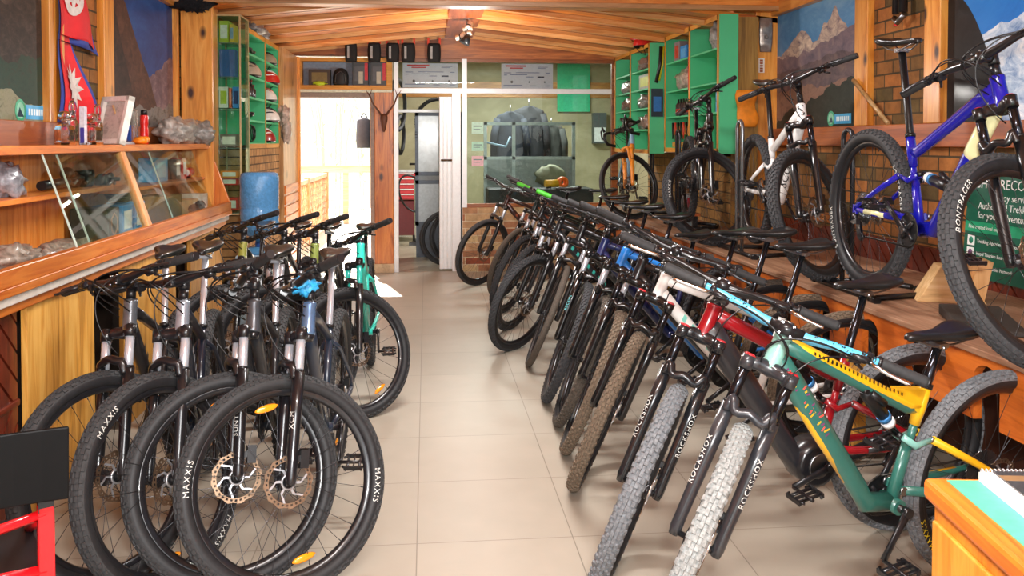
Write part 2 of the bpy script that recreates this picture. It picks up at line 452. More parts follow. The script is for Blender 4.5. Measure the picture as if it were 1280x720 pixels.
def fork_meshes(g, label):
    key = ('fork', g['R'], g['ha'], g['ac'], g['off'], g['wb'], label)
    def mk():
        u, n, FA, off = g['u'], g['n'], g['FA'], g['off']; yl = .066
        L = sqrt(g['ac']**2-off**2)              # axle to crown along the legs
        lo = MB(); lt = L-.135
        for sg in (1, -1):
            y = V((0, sg*yl, 0))
            lo.tube([FA+y-u*.012-n*.0, FA+y+u*.012, FA+y+u*.06, FA+y+u*(lt*.6), FA+y+u*lt], [.014, .019, .0185, .021, .0225], 14)
            lo.tube([FA+y+u*lt, FA+y+u*(lt+.008)], .0215, 14, 1)
            lo.tube([FA+V((0, sg*.054, 0)), FA+V((0, sg*.08, 0))], .011, 10)
        top = FA+u*(g['R']+.036)
        pts = [FA+V((0, yl, 0))+u*(lt-.02)+n*.012, FA+V((0, yl-.006, 0))+u*(lt+.02)+n*.02, top+V((0, .04, 0))-u*.006+n*.03, top+n*.034+u*.006, top+V((0, -.04, 0))-u*.006+n*.03, FA+V((0, -yl+.006, 0))+u*(lt+.02)+n*.02, FA+V((0, -yl, 0))+u*(lt-.02)+n*.012]
        sm = []
        for i in range(len(pts)-1):
            for q in range(4):
                t = q/4; p0 = pts[max(0, i-1)]; p1 = pts[i]; p2 = pts[i+1]; p3 = pts[min(len(pts)-1, i+2)]
                sm.append(.5*((2*p1)+(p2-p0)*t+(2*p0-5*p1+4*p2-p3)*t*t+(3*p1-p0-3*p2+p3)*t*t*t))
        sm.append(pts[-1]); lo.tube(sm, .0175, 12, flat=.8)
        # brake caliper behind the left leg
        c = FA+V((0, .05, 0))+u*.075-n*.045
        lo.box(c, (.03, .03, .06), 1, rot=MX.Rotation(-R_(90-g['ha']), 3, 'Y')); lo.box(c+n*.02, (.03, .018, .02), 1)
        if label:
            for sg in (1, -1):
                tm = text_mb(label, .026, spacing=1.15)
                base = FA+V((0, sg*yl, 0))+u*(lt*.55)
                for fx in (1,):
                    rr = .0218
                    vs = []
                    for p in tm.v:
                        ph = p[1]/rr      # wrap round the leg, facing forward and outward
                        a = R_(40)-ph if sg > 0 else -R_(40)-ph
                        vs.append(base+u*p[0]*1.0+n*(cos(a)*rr)+V((0, sin(a)*rr, 0)))
                    lo.add(vs, tm.f, 2)
        st = MB(); st.tube([FA+u*(lt-.04), FA+u*(L+.012)], .0165, 14)
        cr = MB(); C = g['Cr']
        for sg in (1, -1):
            y = V((0, sg*yl, 0))
            cr.tube([FA+y+u*(L-.022), FA+y+u*(L+.02)], [.021, .022], 14)
            cr.tube([FA+y+u*(L+.02), FA+y+u*(L+.026)], [.02, .012], 14, 1)
        pts = [C+n*off+V((0, yl, 0)), C+n*off*.75+V((0, yl*.55, 0))+u*.006, C+n*off*.2+u*.006, C+n*off*.75+V((0, -yl*.55, 0))+u*.006, C+n*off+V((0, -yl, 0))]
        cr.tube(pts, [.018, .021, .026, .021, .018], 12, flat=.8, up=u)
        cr.tube([C-u*.015, C+u*.01], [.02, .027], 16)
        return (lo.mesh('fork', [SATIN, BLACK, LETTER]), st.mesh('stanchion', [CHROME]), cr.mesh('fork_crown', [SATIN, plain('#b8242a', .3)]))
    return cached(key, mk)

def bar_pts(g, sgn=None):
    hw = g['bw']/2; r = g['rise']
    def half(s):
        return [V((0, s*.03, -r)), V((.002, s*.07, -r)), V((-.004, s*.14, -r*.2)), V((-.012, s*.2, .003)), V((-.024, s*hw*.75, .008)), V((-.035, s*hw, .01))]
    return half
def stem_frame(g):
    # handlebar frame: x = n (forward, square to the steerer), y left, z = u
    m = MX((g['n'], V((0, 1, 0)), g['u'])).transposed().to_4x4(); m.translation = g['BC']; return m
def bar_meshes(g):
    key = ('bar', g['bw'], g['rise'])
    def mk():
        half = bar_pts(g); hw = g['bw']/2
        b = MB(); pts = half(-1)[::-1]+half(1)
        b.tube(pts, [.0111, .0111, .0115, .013, .0155, .0158, .0158, .0155, .013, .0115, .0111, .0111], 12)
        grips = []; levers = []
        for s in (1, -1):
            gb = MB(); e = half(s)[-1]; d = (e-half(s)[-2]).normalized()
            L = .132; k = 20; ps = [e+d*.004-d*(L*i/k) for i in range(k+1)]
            gb.tube(ps, [.0165 if i in (0, k, 1, k-1) else (.0158 if i % 2 else .0172) for i in range(k+1)], 14)
            gb.tube([e+d*.004, e+d*.009], [.0172, .015], 14, 1)
            gb.tube([e+d*.004-d*L, e+d*.004-d*(L+.01)], .0185, 14, 1)
            grips.append(gb.mesh('grip', [RUBBER, SATIN]))
            lb = MB(); c = e-d*(L+.03)
            lb.tube([c-d*.009, c+d*.009], .0175, 14)
            lb.tube([c+V((.012, 0, -.004)), c+V((.03, s*-.012, -.01)), c+V((.036, s*-.05, -.012))], [.011, .011, .008], 10)
            lb.tube([c+V((.034, s*.0, -.012)), c+V((.05, s*.02, -.016)), c+V((.052, s*.06, -.02)), c+V((.047, s*.105, -.022)), c+V((.052, s*.12, -.022))], [.006, .0065, .0058, .0055, .0045], 8, 1, flat=.7)
            # shifter below the bar
            lb.tube([c-d*.02-V((0, 0, .012)), c-d*.055-V((-.004, 0, .018))], [.015, .016], 10)
            lb.tube([c-d*.03-V((.004, 0, .028)), c-d*.005-V((.028, 0, .036))], [.006, .005], 8)
            levers.append(lb.mesh('brake_lever', [SATIN, plain('#3c3d40', .3, .6)]))
        # hoses looping forward and back to the head tube
        cb = MB(); dn = V((-.06, 0, -.17))
        hs = half(1)[-1]; hw2 = hw-.17
        for s, f, k in ((1, .10, 0), (-1, .115, .012), (1, .085, .02), (-1, .08, -.01)):
            p0 = V((.03, s*(hw2-.02-k), -.012))
            p3 = V((-.035, -s*.028, -.115-k*1.5))
            cb.tube(bez(p0, p0+V((f, -s*.14, .02)), V((.14+k, -s*.06, -.05)), p3, 16), .0026, 6)
        p0 = V((.028, hw2, -.012))
        cb.tube(bez(p0, p0+V((.12, -.16, -.0)), V((.16, .02, -.16)), V((-.03+.06, .062, -.30)), 18), .0026, 6)
        return b.mesh('handlebar', [SATIN]), grips, levers, cb.mesh('brake_hoses', [BLACK])
    return cached(key, mk)
def stem_mb(g):
    b = MB(); S = g['St']; u = g['u']; n = g['n']; T = g['Ht']
    b.tube([T, T+u*.006], [.026, .024], 16); b.tube([T+u*.006, S-u*.02], .0175, 16)
    b.tube([S-u*.021, S+u*.021], .02, 16); b.tube([S+u*.021, S+u*.026], [.019, .014], 16, 1)
    e = S+n*g['stem']
    b.tube([S+n*.012, S+n*(g['stem']-.01)], [.017, .0165], 12, flat=.9)
    b.tube([e+V((0, -.024, 0)), e+V((0, .024, 0))], .0215, 14)
    for y in (-.017, .017):
        for z in (-.016, .016): b.tube([e+n*.012+u*z+V((0, y, 0)), e+n*.024+u*z+V((0, y, 0))], .0035, 8, 1)
    return b
def saddle_mesh():
    b = MB()
    # stations along the length: x, half width, top z, thickness
    st = [(-.135, .030, .052, .012), (-.132, .056, .055, .03), (-.118, .068, .058, .042), (-.09, .070, .056, .046), (-.05, .058, .049, .044), (-.01, .040, .044, .038), (.04, .027, .043, .034), (.09, .022, .045, .032), (.125, .019, .044, .03), (.138, .012, .038, .022), (.141, .005, .032, .01)]
    rings = []
    for x, w, z, t in st:
        ring = []
        for k in range(16):
            a = 2*pi*k/16; c, s = cos(a), sin(a)
            yy = w*(abs(c)**.75)*(1 if c > 0 else -1)
            if s >= 0: zz = z-t*.32+t*.32*(s**.8)-(.006 if abs(c) < .2 and x < .06 else 0)
            else: zz = z-t*.32+t*.68*s*(1.0 if abs(c) > .5 else .55)
            ring.append((x, yy, zz))
        rings.append(ring)
    b.loft(rings)
    return b.mesh('saddle', [plain('#1a1a1b', .32, var=.15, scale=50, coat=.25)])
def rail_mb():
    b = MB()
    for s in (1, -1):
        b.tube([(-.11, s*.03, .02), (-.075, s*.024, .004), (-.04, s*.022, -.002), (.04, s*.022, -.002), (.09, s*.014, .015), (.12, s*.008, .024)], .0035, 8)
    b.box((0, 0, -.004), (.04, .05, .014)); b.tube([(0, -.03, -.01), (0, .03, -.01)], .006, 8)
    return b.mesh('saddle_rails', [STEEL])
def crank_meshes(g):
    def mk():
        b = MB(); B = g['BB']; n = 34; ps = []
        for k in range(n*2):
            rr = .066+(.005 if k % 2 else 0); ps.append((B.x+rr*cos(pi*k/n), B.z+rr*sin(pi*k/n)))
        b.prism(ps, -.052, -.048, 1, 'XZ')
        for k in range(4):
            a = pi/4+k*pi/2; b.tube([B+V((0, -.055, 0)), B+V((.055*cos(a), -.053, .055*sin(a)))], [.012, .008], 8, 0)
        b.tube([B+V((0, -.07, 0)), B+V((0, .07, 0))], .013, 14)
        return b.mesh('crankset', [SATIN, BLACK])
    def arm():
        a = MB(); a.tube([(0, 0, 0), (.09, .002, 0), (.17, .006, 0)], [.017, .0125, .014], 10, flat=.6, up=(0, 0, 1))
        a.tube([(0, -.012, 0), (0, .01, 0)], .017, 12); return a.mesh('crank_arm', [SATIN])
    def pedal():
        p = MB(); w, l = .05, .05
        p.tube([(0, -.008, 0), (0, .1, 0)], .007, 8)
        for y in (.012, .1): p.tube([(-l*.7, y, 0), (-l, y+(.02 if y < .05 else -.02), 0), (l, y+(.02 if y < .05 else -.02), 0), (l*.7, y, 0)], .006, 6)
        for sx in (-1, 1): p.box((sx*l*.98, .056, 0), (.009, .075, .016)); 
        for y in (.03, .056, .082): p.box((0, y, 0), (l*1.9, .006, .01))
        for sx in (-1, 1):
            for y in (.025, .056, .088): p.tube([(sx*l, y, -.012), (sx*l, y, .012)], .002, 5)
        return p.mesh('pedal', [SATIN])
    return cached(('crank', g['bb']), mk), cached('arm', arm), cached('pedal', pedal)
def chain_mesh(g):
    def mk():
        b = MB(); B = g['BB']+V((0, -.05, 0)); A = g['RA']+V((0, -.047, 0)); r1, r2 = .069, .045
        top = [B+V((0, 0, r1)), A+V((0, 0, r2))]
        for k in range(9): top.append(A+V((-r2*sin(pi*k/8), 0, r2*cos(pi*k/8))))
        low = [A+V((.02, 0, -.09)), A+V((.05, 0, -.12)), B+V((0, 0, -r1))]
        top += low
        for k in range(9): top.append(B+V((r1*sin(pi*k/8), 0, -r1*cos(pi*k/8))))
        b.tube(top, .0045, 6, closed=False, flat=.6); return b.mesh('chain', [plain('#3a3835', .4, .8)])
    return cached(('chain', g['bb'], g['R'], g['cs']), mk)
def derailleur_mesh():
    b = MB(); b.tube([(-.0, -.066, -.02), (.01, -.075, -.05)], [.013, .016], 10); b.box((.012, -.07, -.055), (.05, .02, .025))
    for s in (-.062, -.052): b.prism([(-.005, -.05), (.03, -.055), (.062, -.125), (.045, -.14), (.02, -.13)], s-.0015, s+.0015)
    for c in ((.014, -.075), (.046, -.122)): b.lathe([(.003, -.06), (.02, -.06), (.02, -.054), (.003, -.054)], 14, 0, 'Y', c=(c[0], 0, c[1]))
    return b.mesh('rear_derailleur', [SATIN])

def rear_caliper(b, g, mi):
    b.box(g['RA']+V((.075, .052, .05)), (.05, .026, .03), mi)

def hardtail_frame(g):
    def mk():
        b = MB(); u, n, BB, RA, Hb, Ht = g['u'], g['n'], g['BB'], g['RA'], g['Hb'], g['Ht']
        b.tube([Hb, Hb+u*.012, Hb+u*.02, Ht-u*.02, Ht-u*.01, Ht], [.028, .028, .0255, .0245, .026, .026], 18, 3)
        STl = .43; ST = BB+g['SD']*STl; tj = BB+g['SD']*(STl-.05)
        d0 = Hb+u*.035-n*.008; b.tube([d0, d0.lerp(BB, .15)-u*.006, d0.lerp(BB, .55)-u*.004, BB+V((.012, 0, .012))], [.028, .029, .027, .025], 14, flat=.86)
        t0 = Ht-u*.03-n*.006; b.tube([t0, t0.lerp(tj, .3)+V((0, 0, .004)), tj], [.021, .02, .0165], 14, flat=1.05)
        b.tube([BB, BB.lerp(ST, .5), ST], [.019, .0175, .0172], 14)
        b.tube([ST-g['SD']*.012, ST+g['SD']*.004], .0205, 14, 1)
        b.tube([BB+V((0, -.037, 0)), BB+V((0, .037, 0))], .022, 16)
        for s in (1, -1):
            b.tube([BB+V((-.02, s*.028, 0)), BB.lerp(RA, .35)+V((0, s*.045, 0)), RA+V((.04, s*.066, 0)), RA+V((0, s*.066, 0))], [.0125, .0125, .010, .009], 10)
            b.tube([tj+V((-.005, s*.012, -.02)), tj.lerp(RA, .2)+V((0, s*.04, -.0)), RA+V((.012, s*.064, .05)), RA+V((0, s*.066, .0))], [.0105, .0095, .0085, .009], 10)
            b.box(RA+V((.0, s*.066, -.004)), (.036, .007, .044))
        br = tj.lerp(RA, .22); b.tube([br+V((0, -.042, 0)), br+V((0, .042, 0))], .009, 8)
        rear_caliper(b, g, 1)
        # accent band and block lettering strokes along the down tube
        for s in (1, -1):
            a, e = d0.lerp(BB, .22), d0.lerp(BB, .72); k = 7
            for i in range(k):
                p = a.lerp(e, i/(k-1)); dd = (BB-d0).normalized(); pr = V((dd.z, 0, -dd.x))
                q = p+V((0, s*.0258, 0))
                w, hh = .016, .013
                b.add([q-dd*w+pr*hh, q+dd*(w*.4)+pr*hh, q+dd*w-pr*hh, q-dd*(w*.4)-pr*hh], [(0, 1, 2, 3)], 2)
        return b.mesh('frame', [plain('#202126', .3, coat=.5), BLACK, plain('#9fa2a6', .4), plain('#202126', .3, coat=.5)])
    return cached(('ht', g['R'], g['wb'], g['ha'], g['ht'], g['ac']), mk)
def fs_frame(g, motor=False, key=''):
    DT = 1 if motor else 0; V_ = key == 'v'; ST_ = 0 if V_ else 1
    """full-suspension frame -> (main, shock, rocker, swingarm) meshes"""
    def mk():
        u, n, BB, RA, Hb, Ht = g['u'], g['n'], g['BB'], g['RA'], g['Hb'], g['Ht']
        b = MB(); ST = BB+g['SD']*.41; tj = BB+g['SD']*.33
        b.tube([Hb, Hb+u*.014, Hb+u*.024, Ht-u*.02, Ht-u*.01, Ht], [.031, .031, .0275, .0255, .028, .028], 18, 5)
        tu_ = (Ht-tj).normalized(); d0 = Hb+u*.04-n*.006; fat = 1.45 if motor else 1.12
        elbow = BB+V((.11, 0, .02)) if not motor else BB+V((.1, 0, -.0)); m1 = d0.lerp(elbow, .5)+V((-.008, 0, -.008))
        b.tube([d0, d0.lerp(m1, .35), m1, elbow+V((.035, 0, .055)), elbow, BB+V((.01, 0, .005))], [.03*fat, .033*fat, .031*fat, .030*fat, .031*fat, .033], 16, flat=.74, mi=DT)
        # accent strip under the down tube, a shell of its own thickness
        dd = (elbow-d0).normalized(); pr = V((dd.z, 0, -dd.x)); pr = pr if pr.x > 0 else -pr
        def shell(p, q, off, w, mi, side):
            k = 8; pts = [p.lerp(q, i/k) for i in range(k+1)]
            vs = []
            for i, x in enumerate(pts): vs += [x+off[0]+side*(.0), x+off[1]]
            b.add(vs, [(2*i, 2*i+1, 2*i+3, 2*i+2) for i in range(k)], mi)
        rr = .031*fat
        pts = [d0.lerp(m1, .12), d0.lerp(m1, .7), m1, m1.lerp(elbow+V((.035, 0, .055)), .9)]
        if V_:
            q0, q1 = d0.lerp(m1, .1), d0.lerp(m1, .88)
            b.tube([q0, q0.lerp(q1, .15), q0.lerp(q1, .8), q1], [.0345, .0385, .0375, .0335], 16, 1, flat=.735)
        elif not motor: b.tube([p+pr*(rr*.46) for p in pts], [rr*.5, rr*.62, rr*.62, rr*.5], 12, 1, flat=.93)
        if not V_ and not motor:
            gu = [tj+tu_*.13+V((0, 0, .018)), ST+V((.012, 0, -.012)), ST-g['SD']*.03, tj-g['SD']*.02, tj+tu_*.13+V((0, 0, -.012))]
            b.prism([(q.x, q.z) for q in gu], -.0165, .0165, 1, 'XZ')
        t0 = Ht-u*.034-n*.004; tm = t0.lerp(tj, .5)+V((0, 0, -.012))
        b.tube([t0, t0.lerp(tm, .4), tm, tj+V((.05, 0, .006)), tj], [.026, .0245, .022, .022, .019], 14, 0, flat=.8)
        tu = (Ht-tj).normalized(); tn = V((-tu.z, 0, tu.x))
        b.tube([t0.lerp(tm, .08)+V((0, 0, .012)), t0.lerp(tm, .5)+V((0, 0, .011)), tm+V((0, 0, .011)), tj+V((.05, 0, .015)), tj+V((.004, 0, .008))], [.018, .021, .0205, .0205, .019], 12, 0 if V_ or motor else 1, flat=.92)
        b.tube([tj-g['SD']*.06, tj, ST], [.017, .021, .0192], 14, 0 if V_ or motor else 1); b.tube([ST-g['SD']*.012, ST+g['SD']*.004], .022, 14, 2)
        sp = BB+g['SD']*.19
        b.tube([BB, BB.lerp(sp, .5)+V((.004, 0, 0)), sp+V((0, 0, .02))], [.026, .022, .02], 12, 0, flat=.85)
        b.tube([sp, tj-g['SD']*.05], [.015, .013], 10, 0)
        b.tube([BB+V((0, -.04, 0)), BB+V((0, .04, 0))], .026, 16, 0)
        if motor:
            b.tube([BB+V((.03, -.052, .0)), BB+V((.03, -.048, .0)), BB+V((.03, .048, .0)), BB+V((.03, .052, .0))], [.07, .085, .085, .07], 20, 2)
            b.tube([BB+V((.03, .052, .0)), BB+V((.03, .058, .0))], [.05, .045], 20, 3)
        for s in (1, -1):
            b.tube([sp+V((.0, s*.024, .02)), sp+V((.0, s*.03, .02))], .012, 12, 3)
            b.tube([BB+V((-.012, s*.034, .055)), BB+V((-.012, s*.042, .055))], .014, 12, 3)
        # scattered flecks on the head of the down tube
        rnd = random.Random(5)
        for i in range(0 if V_ or motor else 44):
            f = .12+.04*(i//2); p = d0.lerp(m1, f); q = p+V((0, .0262 if i % 2 else -.0262, 0))+pr*(rnd.uniform(-.014, .010)); a = rnd.uniform(-.9, -.3)
            e1 = V((cos(a), 0, sin(a)))*rnd.uniform(.006, .012); e2 = V((-sin(a), 0, cos(a)))*.003
            b.add([q-e1-e2, q+e1-e2, q+e1+e2, q-e1+e2], [(0, 1, 2, 3)], (4, 6, 1)[i % 3])
        if not V_ and not motor:
            for i in range(22):
                f = .2+.03*i; p = t0.lerp(tj, f)+V((0, 0, .012 if f < .75 else .016)); hh = rnd.uniform(.006, .011)
                for sg in (1, -1):
                    q = p+V((0, sg*.0205, .001)); b.add([q-tu*.004-tn*hh*.6, q+tu*.004-tn*hh*.6, q+tu*.005+tn*hh*.5+V((0, -sg*.004, 0)), q-tu*.003+tn*hh*.5+V((0, -sg*.004, 0))], [(0, 1, 2, 3)], 2)
        main = b.mesh('frame', [plain('#2c6f66', .25, coat=.6), plain('#e8b31c', .3, coat=.5), BLACK, STEEL, plain('#e2574a', .4), plain('#2c6f66', .25, coat=.6), plain('#7a3a6a', .4)])
        # shock
        s0 = t0.lerp(tj, .58)+V((0, 0, -.03)) if not key == 'v' else d0.lerp(elbow, .72)+V((-.02, 0, .03))
        rk = sp+V((.045, 0, .052)); s1 = rk
        sh = MB(); ax = (s1-s0); m = s0+ax*.55
        sh.tube([s0-V((0, .018, 0)), s0+V((0, .018, 0))], .009, 10, 0)
        sh.tube([s0, s0+ax*.08, m], [.014, .022, .022], 14, 0); sh.tube([m, m+ax*.08], .0235, 14, 2); sh.tube([m, s1], .010, 12, 1)
        sh.tube([m+ax*.12, m+ax*.2], .0225, 14, 3)
        sh.tube([s1-V((0, .02, 0)), s1+V((0, .02, 0))], .011, 10, 0); sh.tube([s0+ax*.1+V((0, .012, .012)), s0+ax*.45+V((0, .02, .03))], .013, 10, 0)
        shock = sh.mesh('rear_shock', [BLACK, plain('#2a2a2c', .15, .9), plain('#4b8fd0', .3, .5), plain('#e8e8e8', .4)])
        # rocker
        rear = sp+V((-.065, 0, .035)); ro = MB()
        for s in (1, -1):
            y = s*.034
            ro.tube([V((rk.x, s*.022, rk.z)), V((sp.x, y, sp.z+.02)), V((rear.x, s*.04, rear.z))], [.011, .013, .010], 10, 0, flat=.5, up=(0, 0, 1))
            ro.tube([V((rear.x, s*.03, rear.z)), V((rear.x, s*.047, rear.z))], .009, 10, 1)
        rocker = ro.mesh('rocker_link', [plain('#5f9c92', .25, .3, coat=.4), STEEL])
        sw = MB()
        for s in (1, -1):
            sw.tube([V((rear.x, s*.04, rear.z)), V((rear.x, 0, rear.z)).lerp(RA, .5)+V((0, s*.058, .006)), RA+V((.02, s*.068, .02)), RA+V((0, s*.068, 0))], [.0135, .0125, .0115, .010], 10, 0 if V_ or motor else 1, flat=.75, up=(0, 0, 1))
            pv = BB+V((-.012, s*.03, .055))
            sw.tube([pv, BB.lerp(RA, .28)+V((0, s*.05, .03)), BB.lerp(RA, .6)+V((0, s*.06, .012)), RA+V((.03, s*.068, 0)), RA+V((0, s*.068, 0))], [.016, .017, .0145, .011, .010], 10, 0, flat=.7, up=(0, 0, 1))
            sw.tube([BB.lerp(RA, .42)+V((0, s*.0575, .022)), BB.lerp(RA, .8)+V((0, s*.066, .006))], .0128, 10, 1, flat=.74, up=(0, 0, 1))
            sw.box(RA+V((0, s*.068, 0)), (.036, .008, .04), 0)
        pv = BB.lerp(RA, .2)+V((0, 0, .035)); sw.tube([pv+V((0, -.045, 0)), pv+V((0, .045, 0))], .013, 10, 0)
        rear_caliper(sw, g, 2)
        swing = sw.mesh('swingarm', [plain('#2c6f66', .25, coat=.6), plain('#e8b31c', .3, coat=.5), BLACK])
        return main, shock, rocker, swing
    return cached(('fs', key, motor, g['wb'], g['ha'], g['ac'], g['bb']), mk)

def low_pt(c, a, R, rt): return c.z-(R-rt)*sqrt(max(0, 1-a.z**2))-rt

def make_bike(label, x, y, psi, steer, lean=0., sadz=.97, bh=.055, z0=0., zr=0., fs=None, motor=False, key='', ov=None, group=None, tread=None, rtread=None,
              paint=None, accent=None, third=None, knob=.0035, text=None, fork_text=None, fork_paint=None, stan=None, grip=None, bar=None, rocker=None, refl=None, post=None, tw=.056, crank=.6, crown_ring=None, stemcol=None, saddle_col=None, lowpaint=None, rimcol=None, fork_letter=None, crownp=None, lever=None, twist=0., head=None, rtext=None, letter=None, rtwist=0., name='mountain_bike'):
    g = bike_geo(sadz=sadz, bh=bh, **(ov or {}))
    S3 = MX.Rotation(R_(steer), 4, g['u']); p = g['Cr']; S = MX.Translation(p) @ S3 @ MX.Translation(-p)
    FA = S @ g['FA']; ax = S.to_3x3() @ V((0, 1, 0)); Lm = MX.Rotation(-R_(lean), 3, 'X')
    R, rt = g['R'], g['rt']
    def err(pt):
        M = Lm @ MX.Rotation(pt, 3, 'Y')
        return low_pt(M @ FA, M @ ax, R, rt)-(low_pt(M @ g['RA'], M @ V((0, 1, 0)), R, rt)-zr)
    a, b = -.3, .3
    for _ in range(50):
        m = (a+b)/2
        if err(a)*err(m) <= 0: b = m
        else: a = m
    M = Lm @ MX.Rotation(a, 3, 'Y'); zo = -low_pt(M @ FA, M @ ax, R, rt)
    root = bpy.data.objects.new(name, None); COL.objects.link(root); root.empty_display_size = .2
    root.matrix_world = MX.Translation((x, y, z0+zo)) @ MX.Rotation(R_(psi), 4, 'Z') @ M.to_4x4()
    tag(root, label, 'bicycle', group)
    root['bike'] = 1
    # frame
    if fs:
        main, shock, rock, swing = fs_frame(g, motor, key)
        place_sub('frame', main, root, None, {0: paint, 1: accent, 2: third, 5: head or paint})
        place_sub('rear_shock', shock, root); place_sub('rocker_link', rock, root, None, {0: rocker or paint}); place_sub('swingarm', swing, root, None, {0: paint, 1: accent})
        STl = .41
    else:
        place_sub('frame', hardtail_frame(g), root, None, {0: paint, 2: accent, 3: head or paint}); STl = .43
    ST = g['BB']+g['SD']*STl
    MB().tube([ST-g['SD']*.06, ST+g['SD']*.02, g['SAD']-g['SD']*.012], .0145 if not fs else .0155, 14).build('seat_post', [post or BLACK], root)
    sd = place_sub('saddle', cached('saddle', saddle_mesh), root, MX.Translation(g['SAD']), {0: saddle_col})
    place_sub('saddle_rails', cached('rails', rail_mb), sd)
    # transmission
    ck, arm, ped = crank_meshes(g); c = place_sub('crankset', ck, root)
    for s in (1, -1):
        an = crank+(0 if s > 0 else pi); B = g['BB']
        mx = MX.Translation(B+V((0, s*.072, 0))) @ MX.Rotation(an, 4, 'Y') @ (MX.Identity(4) if s > 0 else MX.Scale(-1, 4, (0, 1, 0)))
        place_sub('crank_arm', arm, c, mx)
        e = B+V((.17*cos(an), s*.085, -.17*sin(an)))
        place_sub('pedal', ped, c, MX.Translation(e) @ MX.Rotation(.15, 4, 'Y') @ (MX.Identity(4) if s > 0 else MX.Rotation(pi, 4, 'Z')))
    place_sub('chain', chain_mesh(g), root); place_sub('rear_derailleur', cached('der', derailleur_mesh), root, MX.Translation(g['RA']))
    # wheels
    wheel('rear_wheel', root, MX.Translation(g['RA']), R, tw, knob, rtext or text, rtread or tread, refl, True, letter=letter, twist=rtwist)
    wheel('front_wheel', root, S @ MX.Translation(g['FA']), R, tw, knob, text, tread, refl, False, twist=twist)
    # steering assembly
    lo, st, cr = fork_meshes(g, fork_text)
    f = place_sub('fork', lo, root, S, {0: fork_paint, 2: fork_letter})
    for s in (1, -1): place_sub('stanchion', st, f, MX.Translation((0, s*.066, 0)), {0: stan})
    place_sub('fork_crown', cr, f, None, {0: crownp or fork_paint, 1: crown_ring})
    stem_mb(g).build('stem', [stemcol or SATIN, STEEL], root, matrix=S)
    hb, gr, lv, hoses = bar_meshes(g)
    h = place_sub('handlebar', hb, root, S @ stem_frame(g), {0: bar})
    for q in gr: place_sub('grip', q, h, None, {0: grip})
    for q in lv: place_sub('brake_lever', q, h, None, {1: lever})
    place_sub('brake_hoses', hoses, h)
    return root, g, S, h, f
# ------------------------------------------------------------------ room shell
XL, XR, YB = -1.95, 2.90, 10.28
def tiles():
    m, t, b = nt('floor_tiles')
    mp = coords(t, (1, 1, 1), (.04, -3.3, 0))
    br = N(t, 'ShaderNodeTexBrick', offset=0.); br.inputs['Scale'].default_value = 1
    for k, v in (('Brick Width', .6), ('Row Height', .6), ('Mortar Size', .0022), ('Mortar Smooth', .1), ('Bias', 0.)): br.inputs[k].default_value = v
    br.inputs['Color1'].default_value = hx('#a9a091'); br.inputs['Color2'].default_value = hx('#a59c8d'); br.inputs['Mortar'].default_value = hx('#81786b')
    t.links.new(mp.outputs[0], br.inputs['Vector'])
    no = N(t, 'ShaderNodeTexNoise', Scale=5., Detail=5., Roughness=.5, Distortion=.2); t.links.new(mp.outputs[0], no.inputs['Vector'])
    r = ramp(t, [(.3, (.95, .945, .94, 1)), (.7, (1.03, 1.02, 1.02, 1))]); t.links.new(no.outputs[0], r.inputs[0])
    mul = N(t, 'ShaderNodeMixRGB', blend_type='MULTIPLY'); mul.inputs[0].default_value = 1
    t.links.new(br.outputs['Color'], mul.inputs[1]); t.links.new(r.outputs[0], mul.inputs[2]); t.links.new(mul.outputs[0], b.inputs['Base Color'])
    b.inputs['Roughness'].default_value = .42; b.inputs['Specular IOR Level'].default_value = .4
    return m
struct(MB().bb(XL-.1, XR+.1, -1.2, YB, -.05, 0).build('floor', tiles()), 'beige glossy floor tiles of the shop')
STONE = bricks('#5d5030', '#b5743a', '#4a3d26', .2, .085, rot=(R_(-90), R_(-90), 0))
w = MB().bb(XL-.12, XL, -1.2, YB+.1, 0, 2.9); struct(w.build('wall_left', STONE))
w = MB().bb(XR, XR+.12, -1.2, YB+.1, 0, 2.9); struct(w.build('wall_right', STONE))

# ceiling: boards running across the room, stepped, up to a ridge
cl = MB(); RX, RZ = .375, 2.775
edges = [7.0, 7.35, 7.95, 8.62, 9.3, 9.98, 10.3]
def slope(b, x0, z0, x1, z1, y0, y1, th, mi, dz=0.):
    b.add([(x0, y0, z0+dz), (x1, y0, z1+dz), (x1, y1, z1+dz), (x0, y1, z0+dz), (x0, y0, z0+th+dz), (x1, y0, z1+th+dz), (x1, y1, z1+th+dz), (x0, y1, z0+th+dz)],
          [(0, 1, 2, 3), (7, 6, 5, 4), (0, 4, 5, 1), (1, 5, 6, 2), (2, 6, 7, 3), (3, 7, 4, 0)], mi)
for i in range(len(edges)-1):
    a, c = edges[i], edges[i+1]
    for xe, s in ((XL-.05, .105), (XR+.05, .113)):
        ze = RZ-abs(xe-RX)*s
        slope(cl, xe, ze, RX, RZ, a, c, .04, 0, .02)
        slope(cl, xe, ze, RX, RZ, c-.045, c-.005, .045, 1, -.022)
        # groove between the two boards of a bay
        m = (a+c)/2; slope(cl, xe, ze, RX, RZ, m-.004, m+.004, .006, 2, .018)
cl.bb(RX-.16, RX+.16, 6.95, YB, RZ-.035, RZ+.03, 3)
struct(cl.build('ceiling', [wood('#ee9538', '#d97620', '#9c4614', 0), wood('#f6c07c', '#e9a458', '#c47c38', 0, knots=False), plain('#5b2a0e', .7), PINE_DARK(1)]))
nc = MB()
for k in range(10): nc.bb(XL-.1, XR+.1, -1.2+k*.81, -1.2+k*.81+.8, 2.88, 2.92, 0)
struct(nc.build('ceiling.001', wood('#f0a457', '#dd8638', '#b2581f', 0)))
